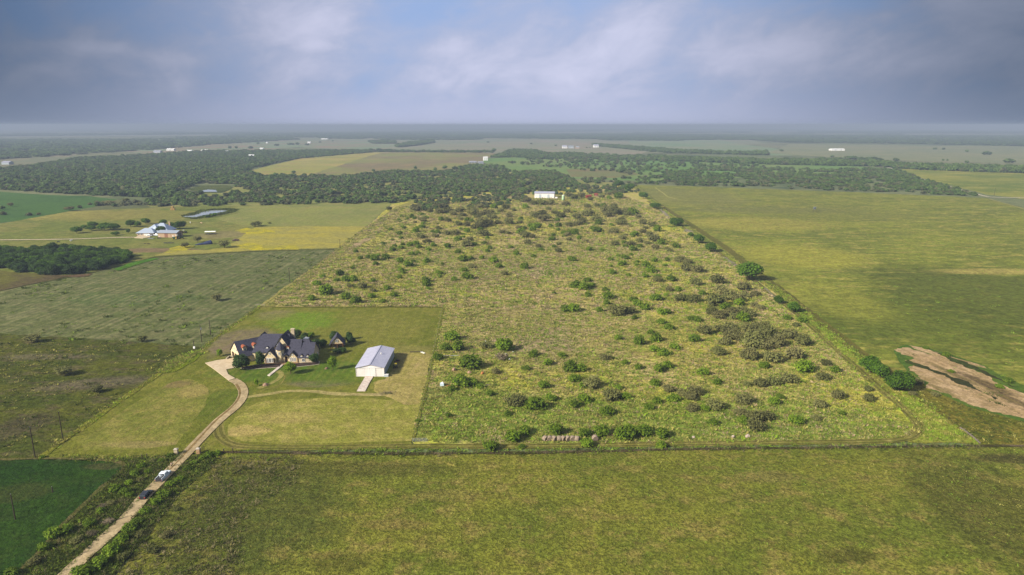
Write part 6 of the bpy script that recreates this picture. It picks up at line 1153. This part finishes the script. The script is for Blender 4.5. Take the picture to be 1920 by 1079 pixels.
cpA = [(774, 828), (800, 716), (831, 578), (1490, 595), (1550, 645), (1640, 725), (1700, 786), (1718, 812), (1690, 822), (1400, 830), (1000, 834)]
cpB = [(500, 575), (560, 523), (640, 462), (1320, 458), (1380, 500), (1490, 595), (831, 577)]
cpC = [(640, 462), (690, 424), (750, 388), (1150, 360), (1225, 388), (1290, 436), (1320, 458)]
nt_ = 0
nt_ += tufts('rough_grass', [cpA], .42, t_yel, (.7, 1.7), .38, 31); nt_ += tufts('rough_grass', [cpA], .42, t_grn, (.6, 1.6), .42, 32); nt_ += tufts('rough_grass', [cpA], .28, t_mauve, (.6, 1.5), .45, 33); nt_ += tufts('rough_grass', [cpA], .16, t_lime, (.8, 1.7), .55, 34)
nt_ += tufts('rough_grass', [cpB], .16, t_yel, (1.1, 2.2), .38, 35); nt_ += tufts('rough_grass', [cpB], .15, t_mauve, (1.1, 2.2), .42, 36); nt_ += tufts('rough_grass', [cpB], .14, t_grn, (1.0, 2.2), .45, 37, .03); nt_ += tufts('rough_grass', [cpB], .05, t_lime, (1.2, 2.4), .55, 38)
nt_ += tufts('rough_grass', [cpC], .05, t_yel, (1.8, 3.4), .38, 39); nt_ += tufts('rough_grass', [cpC], .04, t_grn, (1.6, 3.2), .45, 40, .03); nt_ += tufts('rough_grass', [cpC], .035, t_mauve, (1.6, 3.2), .45, 41)
strp = [(1385, 492), (1470, 547), (1560, 622), (1640, 690), (1760, 770), (1838, 833), (1728, 828), (1728, 812), (1646, 720), (1550, 640), (1456, 547)]
tufts('rough_grass', [strp], .5, t_lime, (.6, 1.5), .42, 42); tufts('rough_grass', [strp], .4, t_yel, (.6, 1.4), .42, 43)
cor = [(1700, 704), (1748, 735), (1817, 766), (1886, 785), (1960, 800), (1960, 836), (1845, 834), (1790, 798), (1725, 752)]
tufts('rough_grass', [cor], .4, t_dk, (.5, 1.2), .5, 44); tufts('rough_grass', [cor], .3, t_yel, (.5, 1.2), .5, 45)
fg = [(405, 856), (760, 858), (1000, 856), (1300, 849), (1840, 843), (1990, 843), (2050, 1110), (215, 1110), (275, 1018), (340, 934), (396, 886)]
tufts('field_grass', [fg], 1.5, t_fg, (.5, 1.25), .34, 46, .12); tufts('field_grass', [fg], .35, t_grn, (.4, .9), .5, 47, .08); tufts('field_grass', [fg], .3, t_yel, (.4, .8), .55, 48, .06)
fgl = [(400, 860), (560, 858), (560, 900), (470, 960), (440, 1100), (190, 1110), (275, 1018), (340, 934), (396, 886)]
tufts('weeds', [fgl], .55, t_bare, (.6, 1.5), .42, 49, .1); tufts('weeds', [fgl], .45, t_dk, (.5, 1.2), .45, 50, .1)
rsL = [(236, 872), (262, 864), (330, 858), (362, 838), (336, 858), (288, 906), (256, 938), (228, 970), (178, 1018), (112, 1079), (60, 1130), (-20, 1130), (30, 1084), (72, 1042), (120, 986), (152, 958), (197, 916)]
rsR = [(358, 858), (412, 852), (392, 880), (337, 925), (275, 1008), (205, 1090), (150, 1130), (70, 1130), (138, 1079), (204, 1018), (252, 972), (280, 940), (308, 910)]
tufts('weeds', [rsL, rsR], 2.2, t_dk, (.6, 1.6), .36, 51, .2); tufts('weeds', [rsL, rsR], 1.4, t_lime, (.5, 1.3), .48, 52, .2); tufts('weeds', [rsL, rsR], .9, t_bare, (.5, 1.4), .5, 53, .2); tufts('weeds', [rsL, rsR], .9, t_yel, (.5, 1.1), .5, 54, .2)
def along(pix, wdt, dens, seed=1):
    r = np.random.default_rng(seed); out = []
    ln = [W(*p) for p in pix]
    for a, c in zip(ln, ln[1:]):
        L = math.dist(a, c); n = int(L*wdt*dens); t = r.uniform(0, 1, n); o = r.normal(0, wdt/2.5, n); nx, ny = -(c[1]-a[1])/L, (c[0]-a[0])/L
        out.append(np.stack([a[0]+(c[0]-a[0])*t+nx*o, a[1]+(c[1]-a[1])*t+ny*o, np.zeros(n)], 1))
    return np.concatenate(out)
def rowtufts(name, pix, wdt, dens, protos, s, seed=1):
    P = along(pix, wdt, dens, seed); r = np.random.default_rng(seed); q = r.uniform(*s, len(P)); scatter(name, P, np.stack([q, q, q*1.2], 1), protos)
rowtufts('fence_grass', [(76, 861), (120, 828), (240, 743), (300, 702), (375, 662), (386, 650), (430, 616), (487, 577)], 1.5, 2.0, t_yel+t_lime, (.6, 1.5), 61)
rowtufts('fence_grass', [(487, 577), (660, 577), (829, 577), (802, 716), (774, 829)], .8, 2.0, t_yel+t_grn, (.5, 1.1), 62)
rowtufts('fence_grass', [(400, 850), (760, 853), (1000, 851), (1300, 844), (1840, 838)], 2.2, 1.2, t_dk+t_bare+t_grn, (.5, 1.3), 63)
rowtufts('fence_grass', [(400, 845), (760, 846), (1000, 845), (1300, 840), (1700, 834)], 2.5, .8, t_grn+t_lime, (.5, 1.2), 64)
rowtufts('fence_grass', [(100, 858), (180, 862), (250, 862), (330, 858)], 2.2, 2.2, t_dk+t_lime+t_yel, (.6, 1.4), 65)
rowtufts('fence_grass', [(302, 701), (345, 674), (378, 660)], 5.5, 2.0, t_lime+t_yel, (1.0, 1.9), 66)
rowtufts('fence_grass', [(1466, 556), (1510, 596), (1570, 640), (1625, 686)], 4, .4, t_grn+t_lime, (.9, 1.9), 75); rowtufts('fence_grass', [(1200, 360), (1250, 398), (1310, 442), (1385, 496), (1450, 545)], 5, .12, t_grn+t_yel, (1.0, 2.2), 76)
rowtufts('pond_reeds', [(344, 406), (360, 403), (388, 395), (430, 393), (440, 395), (425, 400), (400, 404), (380, 409), (362, 411)], 6, .25, t_dk, (2, 3.4), 67)
tufts('lawn_grass', [[(440, 796), (465, 768), (520, 752), (700, 751), (790, 762), (780, 826), (520, 832), (440, 822)]], .5, t_yel, (.3, .6), .35, 68, .1)
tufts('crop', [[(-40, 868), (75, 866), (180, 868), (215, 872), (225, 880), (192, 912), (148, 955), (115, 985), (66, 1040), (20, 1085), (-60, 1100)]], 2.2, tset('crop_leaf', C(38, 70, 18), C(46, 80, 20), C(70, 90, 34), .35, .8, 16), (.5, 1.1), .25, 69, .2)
tufts('pasture_weeds', [[(0, 560), (60, 536), (290, 488), (620, 472), (487, 575), (385, 650), (0, 640)]], .02, t_grn+t_dk, (1.2, 2.6), .55, 70, .02)
tufts('pasture_weeds', [[(0, 640), (386, 655), (300, 700), (120, 824), (0, 860)]], .22, t_dk+t_yel, (.6, 1.4), .5, 71, .06)
tufts('pasture_weeds', [[(1540, 628), (1640, 680), (1925, 740), (1925, 480), (1300, 370), (1400, 500)]], .012, t_grn, (.8, 1.5), .45, 72, .02)
tufts('weeds', [[(1700, 660), (1760, 684), (1850, 722), (1900, 755), (1880, 765), (1780, 718), (1710, 684)]], .25, t_dk, (.5, 1.3), .55, 73, .1)
print('tufts', nt_)
# ---------------------------------------------------------------- air
hb = MB(); hb.box((0, 23000, 54.5), (90000, 47000, 113)); 
m_haze = bpy.data.materials.new('haze_air'); m_haze.use_nodes = True; hn = m_haze.node_tree; hn.nodes.clear()
hv = N(hn, 'ShaderNodeVolumePrincipled', {'Color': (.335, .405, .54, 1), 'Density': .00019, 'Anisotropy': 0.0})
ho = N(hn, 'ShaderNodeOutputMaterial'); hn.links.new(hv.outputs[0], ho.inputs['Volume'])
haze = hb.build('haze', m_haze, kind='stuff')
